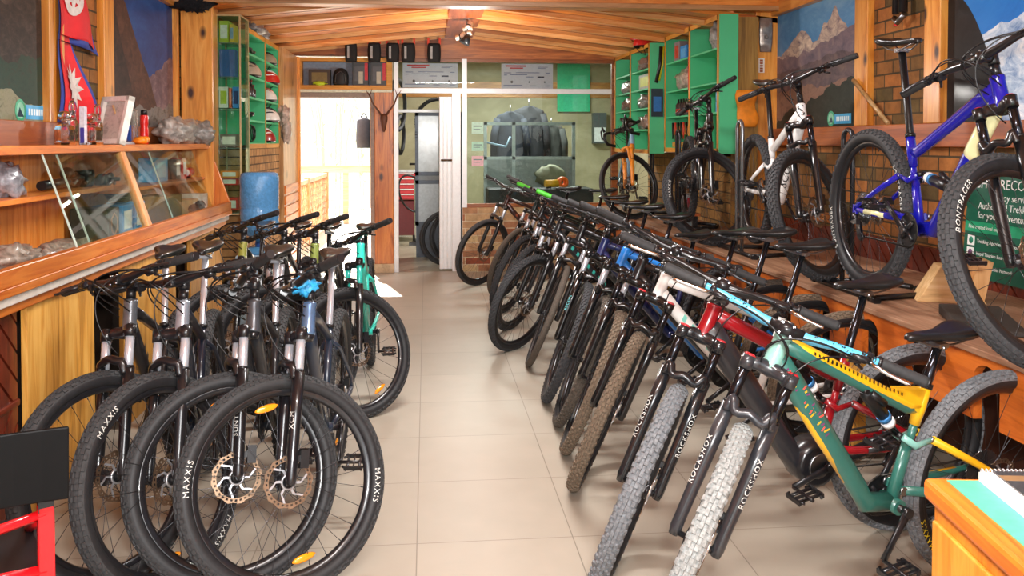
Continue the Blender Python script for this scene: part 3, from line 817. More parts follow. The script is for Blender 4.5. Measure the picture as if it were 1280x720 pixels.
# beam between the two piers
b = MB().bb(XL, XR, 6.86, 7.08, 2.6, 2.9, 0); struct(b.build('trim_beam', wood('#f2a04a', '#d98332', '#a85b22', 0), bev=.008))
b = MB().bb(XL, XR, 6.84, 6.86, 2.59, 2.63, 0); struct(b.build('trim_beam_edge', wood('#c79a6a', '#b58454', '#8d5f35', 0, knots=False), bev=.004))
b = MB().bb(-1.895, -1.655, 7.0, 7.2, 0, 2.6); struct(b.build('trim_pier_left', PINE(2), bev=.006))
b = MB().bb(2.71, 2.9, 7.0, 7.2, .77, 2.6); struct(b.build('trim_pier_right', PINE(2), bev=.006))
b = MB().bb(2.54, 2.71, 7.03, 7.1, .77, 2.6); struct(b.build('trim_panel_right', wood('#b98a3c', '#a5752c', '#7d521c', 2), bev=.004))

# rails and posts framing the wall posters
def rail(name, x0, x1, y0, y1, z0, z1, m): return struct(MB().bb(x0, x1, y0, y1, z0, z1).build(name, m, bev=.004))
rail('trim_rail_left', XL, XL+.05, -.5, 7.0, 1.5, 1.63, wood('#b86a34', '#a4572a', '#7d3d1a', 1, knots=False))
rail('trim_rail_right', XR-.05, XR, -.5, 7.0, 1.5, 1.635, wood('#c06a2c', '#a85420', '#7d3a14', 1, knots=False))
rail('trim_top_left', XL, XL+.05, -.5, 7.0, 2.56, 2.7, PINE(1)); rail('trim_top_right', XR-.06, XR, -.5, 7.0, 2.565, 2.72, PINE(1))
for i, (y0, y1) in enumerate(((4.66, 4.84), (5.42, 5.58), (6.96, 7.0))): rail('trim_post_left.%03d' % i, XL, XL+.045, y0, y1, 1.63, 2.56, PINE(2))
for i, (y0, y1) in enumerate(((4.62, 4.78), (5.43, 5.6))): rail('trim_post_right.%03d' % i, XR-.05, XR, y0, y1, 1.635, 2.565, PINE(2))

# posters: flat prints made of layered patches
def poster(name, label, X, y0, y1, z0, z1, face, layers):
    """layers: (material, function(u)->height 0..1) painted bottom aligned, back to front"""
    root = thing(name, label, 'poster', (X, (y0+y1)/2, z0))
    W, H = y1-y0, z1-z0
    b = MB(); b.bb(0, face*.004, -W/2, W/2, 0, H)
    mats = [layers[0]]; n = 80
    for k, (m, fn) in enumerate(layers[1:], 1):
        mats.append(m); x = face*(.004+k*.0004); vs = []; fs = []
        for i in range(n+1):
            u = i/n; h = max(0, min(1, fn(u)))
            vs += [(x, -W/2+W*u, 0), (x, -W/2+W*u, H*h)]
        for i in range(n): fs.append((2*i, 2*i+2, 2*i+3, 2*i+1))
        b.add(vs, fs, k)
    b.build('print', mats, root); return root, W, H
from mathutils import noise as NZ
def rg(seed, base, amp, fq):
    return lambda u: base+amp*(NZ.fractal(V((u*fq, seed*3.7, 0)), .9, 2.1, 6))
def terrain(c1, c2, c3, sc=6., rough=.5):
    key = ('terr', c1, c2, c3, sc)
    if key in MATS: return MATS[key]
    m, t, b = nt('mat_%d' % len(MATS)); MATS[key] = m
    mp = coords(t, (sc, sc, sc*1.6)); no = N(t, 'ShaderNodeTexNoise', Scale=1., Detail=9., Roughness=.7, Distortion=.6)
    t.links.new(mp.outputs[0], no.inputs['Vector']); r = ramp(t, [(.34, c1), (.5, c2), (.66, c3)])
    t.links.new(no.outputs[0], r.inputs[0]); t.links.new(r.outputs[0], b.inputs['Base Color'])
    b.inputs['Roughness'].default_value = rough; b.inputs['Coat Weight'].default_value = .06; b.inputs['Coat Roughness'].default_value = .1; b.inputs['Specular IOR Level'].default_value = .25
    return m
SKY = terrain('#1a66b4', '#2273c2', '#2c80cc', 2.)
def peak(u, c, w, h): return h*max(0, 1-abs(u-c)/w)
def badge(parent, X, y, z, face):
    b = MB(); n = 20
    pr = [(.055*cos(2*pi*i/n), .055*sin(2*pi*i/n)) for i in range(n)]
    x0 = X+face*.0001; 
    b.prism([(y+face*.0-.0+p, z+q) for p, q in pr], x0, x0+face*.001, 0, 'YZ')
    b.prism([(y+p*.72, z+q*.72) for p, q in pr], x0+face*.001, x0+face*.0015, 1, 'YZ')
    s = -face
    b.prism([(y+s*-.055, z-.04), (y+s*-.3, z-.04), (y+s*-.3, z+.03), (y+s*-.055, z+.03)], x0, x0+face*.0008, 2, 'YZ')
    b.prism([(y-.035, z-.03), (y-.01, z+.015), (y+.012, z-.008), (y+.035, z-.03)], x0+face*.0015, x0+face*.002, 4, 'YZ')
    for i in range(7):
        yy = y+s*(-.085-.028*i); b.prism([(yy, z-.02), (yy+s*-.018, z-.02), (yy+s*-.018, z+.012), (yy, z+.012)], x0+face*.0008, x0+face*.0012, 3, 'YZ')
    return b.build('poster_emblem', [plain('#2fa77c', .4), plain('#8fd0b4', .4), plain('#3aa5d8', .4), plain('#dff0f5', .4), plain('#123a4c', .4)], parent)

# left: two mountain prints (u runs away from the camera)
p, W, H = poster('mountain_poster', 'dark framed mountain print with brown hillside, before the hanging flag', XL, 2.6, 4.66, 1.63, 2.56, 1, [
    terrain('#2c4a86', '#3a5f9f', '#4a73b0', 2.), (terrain('#2b2420', '#433730', '#5e4f45', 8.), lambda u: .93-.25*max(0, u-.75)+.05*rg(3, 0, 1, 4)(u)),
    (terrain('#151413', '#2c2420', '#453a32', 14.), lambda u: .62+.08*rg(5, 0, 1, 6)(u)), (terrain('#0d2a22', '#1d3a2c', '#2a2a20', 16.), lambda u: .34+.08*rg(7, 0, 1, 9)(u)), (terrain('#7a7f5c', '#8d8c74', '#565a3a', 22.), lambda u: .20-.1*u+.05*rg(8, 0, 1, 9)(u))])
badge(p, .0062, .78, .05, 1)
p, W, H = poster('mountain_poster', 'dark mountain print with deep blue sky, beside the wide wooden pier', XL, 5.58, 6.96, 1.63, 2.56, 1, [
    terrain('#123a7a', '#1c4c92', '#2a62ab', 2.), (terrain('#5a4652', '#77606a', '#9c8384', 7.), lambda u: .36+peak(u, .95, .35, .2)+.08*rg(11, 0, 1, 5)(u)),
    (terrain('#3a221c', '#54342a', '#6b4638', 8.), lambda u: 1.05-1.35*max(0, u-.08)+.05*rg(12, 0, 1, 6)(u)), (terrain('#1b1214', '#33211e', '#4a322a', 10.), lambda u: .95-2.3*max(0, u-.02)+.04*rg(13, 0, 1, 7)(u)), (terrain('#6a6a6e', '#8b857e', '#4a4238', 14.), lambda u: .09+.10*u+.04*rg(14, 0, 1, 8)(u))])
# right: snow peak and blue-sky prints
p, W, H = poster('mountain_poster', 'print of snowy peaks over dark forest, beside the right wooden pier', XR, 5.6, 7.0, 1.635, 2.565, -1, [
    terrain('#3f7fb8', '#5b95c6', '#7fb0d2', 1.5),
    (terrain('#6d5f74', '#b9a79c', '#e8d6c2', 9.), lambda u: .64+peak(u, .26, .2, .24)+peak(u, .27, .05, .08)+peak(u, .40, .12, .1)+peak(u, .70, .24, .17)+peak(u, .62, .08, .06)+.02*rg(21, 0, 1, 14)(u)),
    (terrain('#5d5466', '#7a6a76', '#94807f', 6.), lambda u: .62+.14*peak(u, .1, .4, 1)+.05*rg(22, 0, 1, 7)(u)),
    (terrain('#4a3f48', '#65555c', '#7e6a66', 6.), lambda u: .58-.12*abs(u-.2)+.05*rg(23, 0, 1, 5)(u)),
    (terrain('#7b5c50', '#8f6f60', '#6a4f48', 7.), lambda u: .34+.05*rg(24, 0, 1, 5)(u)),
    (terrain('#141916', '#1f2620', '#2c302a', 14.), lambda u: .40-.32*u+.05*rg(25, 0, 1, 14)(u))])
badge(p, -.0064, -.28, .06, -1)
p, W, H = poster('mountain_poster', 'print of bright blue sky and white snow ridge behind the blue bike', XR, 2.2, 4.62, 1.635, 2.565, -1, [
    terrain('#1668c0', '#1f78d0', '#2f86d8', 1.2),
    (terrain('#5a7fb5', '#b5cbe2', '#f2f6fb', 8.), lambda u: .42+peak(u, .8, .22, .12)+peak(u, .5, .3, .35)+.05*rg(31, 0, 1, 9)(u)),
    (terrain('#0c0d10', '#15161a', '#1e1d20', 9.), lambda u: -.15+1.0*sqrt(max(0, 1-((u-1.02)/.2)**2))*.93+.02*rg(32, 0, 1, 9)(u))])

# wainscot of dark red diagonal boards along the right wall
def diag(name, x, y0, y1, z0, z1, face, pitch=.1, lean=1.):
    b = MB(); b.bb(x, x+face*.012, y0, y1, z0, z1, 1)
    H = z1-z0; y = y0-H
    while y < y1+H:
        if lean > 0: q = [(y, z0), (y+pitch*.86, z0), (y+pitch*.86+H, z1), (y+H, z1)]
        else: q = [(y+H, z0), (y+H+pitch*.86, z0), (y+pitch*.86, z1), (y, z1)]
        def clip(q, s, lim):
            o = []
            for i in range(len(q)):
                a, c = q[i], q[(i+1) % len(q)]; ia, ic = s*(a[0]-lim) >= 0, s*(c[0]-lim) >= 0
                if ia: o.append(a)
                if ia != ic:
                    t = (lim-a[0])/(c[0]-a[0]); o.append((lim, a[1]+(c[1]-a[1])*t))
            return o
        q = clip(clip(q, 1, y0), -1, y1) if q else q
        if len(q) >= 3: b.prism(q, x+face*.012, x+face*.03, 0, 'YZ')
        y += pitch
    return struct(b.build(name, [REDWOOD(2), plain('#2a0f08', .7)]))
diag('trim_wainscot_right', XR, 1.5, 7.0, .0, .92, -1, .12, 1.)
diag('trim_wainscot_far', XR, 7.0, YB, .0, .92, -1, .12, 1.)

# ------------------------------------------------------------------ end wall: door opening, pillar, glazed partition
LW = PINE(2)
w = MB(); w.bb(XL-.1, -1.56, YB, YB+.14, 0, 3, 0); w.bb(-1.56, -.36, YB, YB+.14, 2.52, 3, 1); w.bb(-.36, XR+.1, YB, YB+.14, 2.48, 3, 1)
w.bb(-1.56, -.40, YB+.06, YB+.14, 2.06, 2.13, 1)
struct(w.build('wall_back', [LW, wood('#c87a38', '#a9602a', '#7d4418', 0)]))
f = MB(); f.bb(-1.56, -1.47, YB-.03, YB+.12, 0, 2.10, 0); f.bb(-1.47, -.60, YB-.02, YB+.12, 2.04, 2.10, 1); f.bb(-.645, -.60, YB-.02, YB+.12, 0, 2.04, 1); f.bb(-1.49, -1.47, YB-.04, YB+.12, 0, 2.05, 2)
struct(f.build('trim_doorframe', [PINE(2), plain('#8d7a70', .5), plain('#ecd9c4', .5)], bev=.004))
f = MB().bb(-.60, -.385, YB-.04, YB+.12, .1, 2.12); struct(f.build('trim_pillar', wood('#d98a3c', '#c4702a', '#6e3210', 2), bev=.005))
f = MB().bb(-.605, -.38, YB-.055, YB+.12, 0, .105); struct(f.build('baseboard_pillar', bricks('#b9a78f', '#c2b199', '#8d7c66', .6, .2, mort=.002), bev=.003))
dl = MB().bb(-.66, -.625, YB+.13, YB+1.15, .02, 2.04); dd = struct(dl.build('door_1', plain('#cf9f76', .6, var=.04), bev=.004)); dd['label'] = 'peach painted door leaf folded outward'

# transom box shelf above the door
s = thing('display_shelf', 'small yellow wood box shelf above the bright doorway', 'shelf', (-.94, YB, 2.13))
b = MB(); 
b.bb(-.545, .545, -.06, .1, 0, .05); b.bb(-.545, .545, -.06, .1, .325, .37); b.bb(-.545, -.485, -.06, .1, .05, .325); b.bb(.48, .545, -.06, .1, .05, .325)
b.build('frame', YELLOWWOOD(0), s, bev=.004); MB().bb(-.54, .54, .1, .12, .0, .37).build('back_panel', plain('#8d97a8', .6), s)
MB().bb(-.545, .545, -.075, .06, -.03, 0).build('sill', plain('#d9dcc6', .5), s, bev=.003)

# glazed partition
fr = MB(); Y0, Y1 = YB-.03, YB+.04
def bar_(x0, x1, z0, z1, mi=0, y0=Y0, y1=Y1):
    k = .004 if x1-x0 > z1-z0 else 0
    fr.bb(x0, x1, y0+k, y1-k, z0, z1, mi)
bar_(-.378, -.325, 0, 2.48); bar_(.415, .475, .0, 2.5); bar_(.30, .40, 0, 2.13, 0, Y0+.02, Y1); bar_(-.325, 2.24, 2.095, 2.155); bar_(-.34, 2.3, 2.46, 2.5, 1); bar_(.475, 2.3, .755, .80, 2); bar_(2.2, 2.28, .755, 2.48, 1)
fr_o = struct(fr.build('window_1', [ALU, wood('#a5642c', '#8a4c20', '#63310f', 0, knots=False), wood('#b9733a', '#9c5a28', '#6e3c16', 0, knots=False)], bev=.003))
fr_o['label'] = 'white framed glass partition with a wide pane'
g = MB(); g.bb(.475, 2.2, YB, YB+.006, .80, 2.095); g.bb(.475, 2.2, YB, YB+.006, 2.155, 2.46); g.bb(-.325, .415, YB, YB+.006, 2.155, 2.46)
struct(g.build('window_1_glass', glassm('#eef5f2', .0, .12)))
hw = MB(); hw.bb(.42, XR, YB-.06, YB+.06, 0, .755); struct(hw.build('wall_partition', bricks('#cdbb93', '#94523c', '#cfc4ac', .3, .085, rot=(R_(90), 0, 0))))
# sliding door leaf pushed behind its stile
d = thing('sliding_door', 'white sliding door leaf with fluted edge and bronze handle', 'door', (.25, YB+.07, 0))
b = MB()
for k in range(4): b.bb(-.095+k*.045, -.057+k*.045, -.02, .02, .02, 2.05)
b.bb(-.1, .09, -.012, .03, .02, 2.06); b.build('stile', ALU, d, bev=.004)
b = MB(); b.tube([(-.08, -.03, 1.31), (.06, -.03, 1.31)], .012, 10); b.tube([(-.07, -.03, 1.31), (-.07, 0, 1.31)], .01, 8); b.tube([(.05, -.03, 1.31), (.05, 0, 1.31)], .01, 8); b.build('handle', plain('#5c4a38', .4, .6), d)

# ------------------------------------------------------------------ workshop behind the glass
struct(MB().bb(-.6, XR+.6, YB, 14.2, -.05, -.001).build('floor_workshop', plain('#a69c88', .2, var=.1, scale=3)))
w = MB(); w.bb(-.62, XR+.6, 14.2, 14.3, 0, 2.9, 0); w.bb(-.6, -.5, YB+.14, 14.2, 0, 2.9, 0); w.bb(XR+.4, XR+.5, YB+.14, 14.2, 0, 2.9, 0)
struct(w.build('wall_workshop', terrain('#948d6e', '#a29b7c', '#b0a98c', 1.5, .8)))
struct(MB().bb(-.62, XR+.6, YB+.1, 14.3, 2.9, 2.95).build('ceiling_workshop', plain('#9c8c66', .8)))
rail('trim_band_workshop', -.5, XR+.4, 14.17, 14.2, 2.25, 2.5, wood('#d8a058', '#c28642', '#97622a', 0, knots=False))
# ------------------------------------------------------------------ left side: counter, ledge, showcase, shelves
def single(mb, name, mats, label, cat, loc=(0, 0, 0), rz=0., group=None, bev=0.):
    o = mb.build(name, mats, bev=bev); o.location = loc; o.rotation_euler = (0, 0, rz); return tag(o, label, cat, group)
def boxthing(name, label, cat, x0, x1, y0, y1, z0, z1, body, face=None, group=None, axis='y-', rz=0, lidc=None):
    """printed carton: body with a printed panel on the side that shows and a lid seam"""
    cx, cy = (x0+x1)/2, (y0+y1)/2; w, d, h = x1-x0, y1-y0, z1-z0
    b = MB(); b.box((0, 0, h/2), (w, d, h)); r = thing(name, label, cat, (cx, cy, z0), rz, group)
    b.build('carton', body, r, bev=min(w, d, h)*.03)
    if face:
        p = MB()
        if axis == 'y-': p.box((0, -d/2-.0006, h*.5), (w*.72, .001, h*.62))
        elif axis == 'x+': p.box((w/2+.0006, 0, h*.5), (.001, d*.72, h*.62))
        elif axis == 'x-': p.box((-w/2-.0006, 0, h*.5), (.001, d*.72, h*.62))
        p.build('printed_panel', face, r)
    return r
CL = thing('display_counter', 'long wooden display counter with sloping glass along the left wall', 'counter', (0, 0, 0))
OW = lambda ax=1: wood('#ee9440', '#dd7a2a', '#b45820', ax, knots=False)
LB = MB().bb(XL+.002, -1.69, -.4, 7.06, 1.474, 1.513); LB.build('ledge', OW(1), CL, bev=.004)
MB().bb(XL+.004, XL+.02, -.4, 7.06, .98, 1.474).build('back_panel', wood('#f0a050', '#df8636', '#bc6428', 2, knots=False), CL)
MB().bb(XL+.02, -1.53, -.4, 7.06, .955, .99).build('deck', OW(1), CL, bev=.003)
MB().bb(XL+.02, -1.74, -.4, 5.06, 1.262, 1.286).build('inner_shelf', OW(1), CL, bev=.002)
MB().bb(XL+.02, -1.72, 5.12, 7.04, 1.235, 1.255).build('inner_shelf', OW(1), CL, bev=.002)
MB().bb(-1.575, -1.535, -.4, 7.06, .99, 1.058).build('front_rail', OW(1), CL, bev=.004)
MB().bb(-1.60, -1.55, -.4, 7.04, .915, .955).build('lower_rail', plain('#cfc6bb', .5), CL, bev=.003)
MB().bb(-1.63, -1.57, -.4, 7.04, .875, .915).build('base_rail', OW(1), CL, bev=.003)
def slant(y0, y1, off=0., th=.03, xa=-1.70, za=1.474, xb=-1.555, zb=1.056):
    b = MB(); n = V((za-zb, 0, xa-xb)).normalized()*-1; n = V((.945, 0, .327)); o = n*off; q = n*th
    a, c = V((xa, 0, za)), V((xb, 0, zb)); vs = []
    for y in (y0, y1):
        for p in (a, c): vs += [p+o+V((0, y, 0)), p+o-q+V((0, y, 0))]
    return b.add(vs, [(0, 1, 3, 2), (4, 6, 7, 5), (0, 4, 5, 1), (2, 3, 7, 6), (0, 2, 6, 4), (1, 5, 7, 3)])
for y in (2.6, 5.085):
    dv = slant(y-.035, y+.035, .005, .035).build('divider', wood('#f4b06a', '#e79a4e', '#c57434', 2, knots=False), CL, bev=.003)
ep = MB(); ep.prism([(-1.94, .96), (-1.54, .96), (-1.54, 1.05), (-1.69, 1.48), (-1.94, 1.48)], 7.03, 7.06); ep.build('end_panel', OW(2), CL, bev=.003)
for y0, y1, o in ((4.07, 5.05, -.004), (4.25, 5.05, -.016), (5.12, 6.14, -.004), (5.6, 6.6, -.016)):
    gp = slant(y0, y1, o, .004).build('glass_door', glassm('#f6fbf8', 0., .08), CL)
    slant(y0, y0+.007, o+.0015, .007).build('polished_edge', clear('#e9fff4', .1, .8), gp)
MB().bb(-1.625, -1.60, 3.66, 4.37, .0, .90).build('base_panel', PLY(2), CL, bev=.003)
MB().bb(-1.625, -1.60, 4.78, 5.75, .0, .90).build('base_panel', PLY(2), CL, bev=.003)
MB().bb(-1.625, -1.60, 6.1, 7.0, .0, .90).build('base_panel', PLY(2), CL, bev=.003)
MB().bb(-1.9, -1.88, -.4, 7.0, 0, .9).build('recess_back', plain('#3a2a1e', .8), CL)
diag('trim_wainscot_left', -1.66, .5, 3.64, .50, .872, 1, .115, -1.); diag('trim_wainscot_left.001', -1.66, .5, 3.64, .0, .48, 1, .115, 1.)
rail('trim_wainscot_strip', -1.66, -1.62, .5, 3.64, .478, .503, REDWOOD(1))

GLASS = realglass(); FOGBAG = clear('#b9b2aa', .25, .72)
# trophies and objects on the ledge
def trophy(y, label, h, w, ring):
    r = thing('glass_trophy', label, 'trophy', (-1.80, y, 1.513))
    MB().lathe([(w*.55, 0), (w*.62, .012), (w*.5, .022), (w*.56, .05), (w*.6, h*.45), (w*.5, h*.56), (w*.22, h*.62), (w*.16, h*.66)], 8, smooth=False).build('cut_glass_body', GLASS, r)
    b = MB()
    if ring:
        b.tube([(0, .0+.024*cos(2*pi*i/14), h*.86+.03*sin(2*pi*i/14)) for i in range(14)], .011, 8, closed=True); b.tube([(0, 0, h*.6), (0, 0, h*.8)], [.02, .012], 8)
    else: b.blob((0, 0, h*.85), (.03, .03, h*.16), 2, .1); b.tube([(0, 0, h*.6), (0, 0, h*.75)], [.018, .012], 8)
    b.build('ornament', realglass(), r); return r
trophy(4.56, 'cut glass trophy with wide bell body, nearest on the counter ledge', .17, .085, False)
trophy(4.66, 'glass trophy topped by an upright ring, second on the ledge', .22, .05, True)
trophy(4.92, 'faceted glass trophy sparkling just before the white picture frame', .17, .08, False)
trophy(5.0, 'ring topped glass trophy touching the white picture frame', .215, .05, True)
r = thing('award_plaque', 'slender clear award with purple and blue stripe between the trophies', 'award', (-1.78, 4.745, 1.513))
MB().box((0, 0, .1), (.03, .032, .2)).build('pillar', clear('#f6f4ff', .05, .8), r, bev=.004); MB().box((.0, -.0165, .05), (.02, .002, .08)).build('stripe', plain('#3a2a8a', .3), r); MB().box((0, 0, .006), (.06, .06, .012)).build('base', GLASS, r)
r = thing('picture_frame', 'white picture frame leaning back beside the glass trophies', 'picture frame', (-1.79, 5.13, 1.513), R_(-38))
tl = MX.Rotation(R_(-14), 4, 'X') @ MX.Translation((0, 0, 0))
b = MB(); W, H, d = .26, .28, .04
for a in ((-W/2, -W/2+.03, 0, H), (W/2-.03, W/2, 0, H), (-W/2, W/2, 0, .03), (-W/2, W/2, H-.03, H)): b.bb(a[0], a[1], -d/2, d/2, a[2], a[3])
b.build('frame', plain('#ece8df', .4), r, bev=.003, matrix=tl); MB().bb(-W/2+.03, W/2-.03, 0, .012, .03, H-.03).build('photo', terrain('#b9b4a8', '#cfcac0', '#8f8b80', 12.), r, matrix=tl)
MB().tube([(0, .03, H*.8), (0, .10, .02)], .006, 6).build('strut', plain('#caa574', .6), r)
r = thing('jar', 'pink and green lidded jar behind the white picture frame', 'jar', (-1.84, 5.40, 1.513))
MB().lathe([(.0, 0), (.05, 0), (.052, .01), (.052, .15), (.048, .155), (0, .155)], 20).build('body', plain('#a63a6a', .3), r); MB().lathe([(.053, .125), (.055, .155), (.054, .17), (.05, .172)], 20).build('band', plain('#7fd05a', .35), r); MB().lathe([(.05, .17), (.048, .18), (.03, .205), (0, .21)], 20).build('lid', plain('#d99a8a', .4), r)
r = thing('acrylic_trophy', 'clear acrylic block trophy with blue inlay beside red thermos', 'trophy', (-1.83, 5.64, 1.513))
MB().bb(-.03, .03, -.05, .05, .012, .22).build('block', realglass(), r, bev=.006); MB().bb(-.012, .012, -.042, -.022, .02, .12).build('blue_inlay', plain('#2f6fd8', .3), r); MB().bb(-.04, .04, -.06, .06, 0, .012).build('base', plain('#dfe3e8', .2), r)
r = thing('flask', 'slim red metal flask with black cap on the ledge', 'flask', (-1.82, 5.86, 1.513))
MB().lathe([(0, 0), (.024, 0), (.026, .01), (.026, .1), (.022, .115), (.026, .13), (.026, .18), (.02, .19)], 18).build('body', plain('#d8201c', .25, coat=.5), r); MB().lathe([(.021, .188), (.021, .215), (.016, .222), (0, .222)], 18).build('cap', BLACK, r)
b = MB(); b.blob((0, 0, .022), (.045, .05, .024), 4, .3); b.blob((.02, .03, .03), (.025, .03, .02), 5, .3); single(b, 'toy_figure', plain('#f08a1a', .4), 'small orange lump of a toy in front of acrylic trophy', 'toy', (-1.74, 5.53, 1.513))
def bagpile(name, label, loc, parts, col, mat=None, seed=1, group=None):
    b = MB()
    for i, (c, r) in enumerate(parts): b.blob(c, r, seed+i, .32, 22, 14, fq=2.6)
    return single(b, name, [mat or FOGBAG], label, 'plastic bag', loc, 0, group)
bagpile('plastic_bag', 'large crumpled clear plastic bag of parts at the ledge end', (-1.79, 6.55, 1.513), [((0, 0, .09), (.11, .3, .1)), ((.0, -.15, .08), (.10, .2, .09))], '', plain('#a89f97', .3, var=.45, scale=22, bump=.8, coat=.6))
bagpile('plastic_bag', 'smaller crumpled plastic bundle against the glass showcase', (-1.74, 6.95, 1.513), [((0, 0, .08), (.10, .12, .1))], '', plain('#8f8a84', .3, var=.5, scale=26, bump=.8, coat=.6), 5)

# inside the counter
BLUE = plain('#2c8fd6', .4); LBL = plain('#dfe9ee', .5)
bagpile('plastic_bag', 'grey plastic bag on the counter inner shelf, nearest the viewer', (-1.84, 4.02, 1.287), [((0, 0, .07), (.07, .1, .08))], '', plain('#8b8c92', .25, var=.5, scale=30, bump=.8, coat=.6), 9)
r = thing('bicycle_pump', 'black hand pump lying on the counter inner shelf', 'pump', (-1.84, 4.58, 1.287))
MB().tube([(0, -.2, .03), (0, .1, .035)], .024, 14).build('barrel', SATIN, r); MB().tube([(0, .1, .035), (0, .2, .036)], .012, 10).build('rod', CHROME, r); MB().tube([(-.0, .2, .036), (0, .23, .036)], .028, 12).build('handle', BLACK, r)
def gears(y, label, z, seed, s=1., col='#232420'):
    rr = random.Random(seed); r = thing('gear_cluster', label, 'bike parts', (-1.84, y, z))
    for k in range(4):
        b = MB(); c = V((rr.uniform(-.03, .03), rr.uniform(-.1, .1)*s, .03+rr.uniform(0, .045))); rad = rr.uniform(.03, .05)
        b.lathe([(.008, -.012), (rad, -.01), (rad*1.05, 0), (rad, .01), (.008, .012)], 14, axis='XYZ'[k % 3], c=c); b.build('drive_part', plain(col, .35, .4), r)
    MB().tube([(.02, -.12*s, .02), (.03, 0, .06), (.0, .12*s, .025)], .009, 8).build('lever', STEEL, r); return r
gears(4.95-.0, 'tangle of black gear levers on inner shelf behind the first glass pane', 1.287, 3, .6)
gears(4.78, 'cluster of dark derailleur parts right of the hand pump', 1.287, 8, .6)
gears(5.28, 'heap of olive black shifters on the second bay shelf', 1.256, 12, .7, '#33342a')
boxthing('product_box', 'large black box with copper hexagon inside the counter', 'box', -1.90, -1.70, 4.86, 5.03, .99, 1.17, plain('#1c1d1f', .5), plain('#26272a', .5), None, 'x+')
b = MB(); hxp = [(.05*cos(pi/6+pi/3*i), .06*sin(pi/6+pi/3*i)) for i in range(6)]
hm = MB().tube([(.002, y, z) for y, z in hxp], .004, 6, closed=True); o = hm.build('hexagon_mark', plain('#b07040', .4, .5)); 
o.parent = bpy.data.objects['product_box']; o.location = (.1, 0, .09)
boxthing('product_box', 'blue carton with white panel beside black hexagon box', 'box', -1.91, -1.74, 5.20, 5.38, .99, 1.16, BLUE, LBL, None, 'x+')
boxthing('product_box', 'blue carton with white panel behind its twin, by the nut pile', 'box', -1.91, -1.74, 5.42, 5.60, .99, 1.165, BLUE, LBL, None, 'x+')
boxthing('product_box', 'tall pale blue carton on the second bay shelf of the counter', 'box', -1.91, -1.80, 6.02, 6.3, 1.256, 1.42, plain('#4aa3d8', .4), plain('#8fcbe8', .4), None, 'x+')
b = MB(); rr = random.Random(4)
for k in range(26): c = (rr.uniform(-.04, .04), rr.uniform(-.12, .12), .008+rr.uniform(0, .02)); b.lathe([(.004, -.004), (.009, -.004), (.009, .004), (.004, .004)], 6, 0, 'XYZ'[k % 3], c, closed=True)
o = b.build('nut_pile', STEEL); o.location = (-1.66, 5.3, .99); tag(o, 'small pile of loose metal nuts before the blue cartons', 'nuts', None, 'stuff')
b = MB()
for k in range(5): b.tube([((.05+.006*k)*cos(2*pi*i/24), (.09+.008*k)*sin(2*pi*i/24), .01+.012*k+.004*sin(i)) for i in range(24)], .006, 6, closed=True)
single(b, 'cable_coil', BLACK, 'black cable coil lying on top of the blue cartons', 'cable', (-1.82, 5.38, 1.168))
boxthing('carton', 'brown cardboard box in the second bay of the counter', 'box', -1.9, -1.68, 5.9, 6.2, .99, 1.17, plain('#9c7a4a', .7), plain('#a88756', .7), None, 'x+')
boxthing('carton', 'open beige carton near the counter end panel', 'box', -1.9, -1.72, 6.62, 6.8, .99, 1.10, plain('#c9a878', .7), plain('#e8e2d6', .6), None, 'x+')
boxthing('carton', 'white topped carton against the counter end panel', 'box', -1.9, -1.70, 6.83, 7.0, .99, 1.13, plain('#d8cfc0', .6), plain('#efece6', .6), None, 'x+')
r = thing('bike_light', 'red bicycle lamp on the shelf near the counter end', 'lamp', (-1.80, 6.82, 1.256))
MB().tube([(0, -.05, .04), (0, .05, .045)], [.03, .036], 14).build('body', plain('#c3231c', .3, coat=.4), r); MB().tube([(0, -.052, .04), (0, -.058, .04)], .026, 14).build('lens', plain('#e8ddd8', .1), r); MB().box((0, 0, .008), (.03, .03, .016)).build('bracket', BLACK, r)
boxthing('product_box', 'black and red boxed part on the shelf before the red lamp', 'box', -1.88, -1.80, 6.50, 6.62, 1.256, 1.40, plain('#1b1b1d', .4), plain('#e9e4e2', .4), None, 'x+')
boxthing('product_box', 'red and white small box beside the red bicycle lamp', 'box', -1.87, -1.79, 6.64, 6.74, 1.256, 1.41, plain('#d02a20', .4), plain('#f0eae6', .4), None, 'x+')
b = MB(); b.blob((0, 0, .045), (.05, .14, .045), 3, .2); b.blob((.01, .06, .07), (.035, .05, .04), 8, .2); single(b, 'shoe', plain('#25262a', .5), 'dark cycling shoe on the counter deck by the carton', 'shoe', (-1.66, 6.5, .99))
bagpile('plastic_bag', 'long flattened clear plastic wrap along the counter deck', (-1.68, 4.2, .99), [((0, 0, .03), (.08, .33, .05)), ((-.05, -.35, .045), (.08, .18, .06))], '', plain('#8f8478', .28, var=.5, scale=26, bump=.9, coat=.6), 14)
b = MB(); b.lathe([(0, 0), (.012, 0), (.012, .05), (.008, .058), (0, .06)], 12); single(b, 'signal_lamp', plain('#e8401c', .2, coat=.5), 'tiny orange-red bike tail lamp standing on counter deck', 'lamp', (-1.75, 4.22, .99))

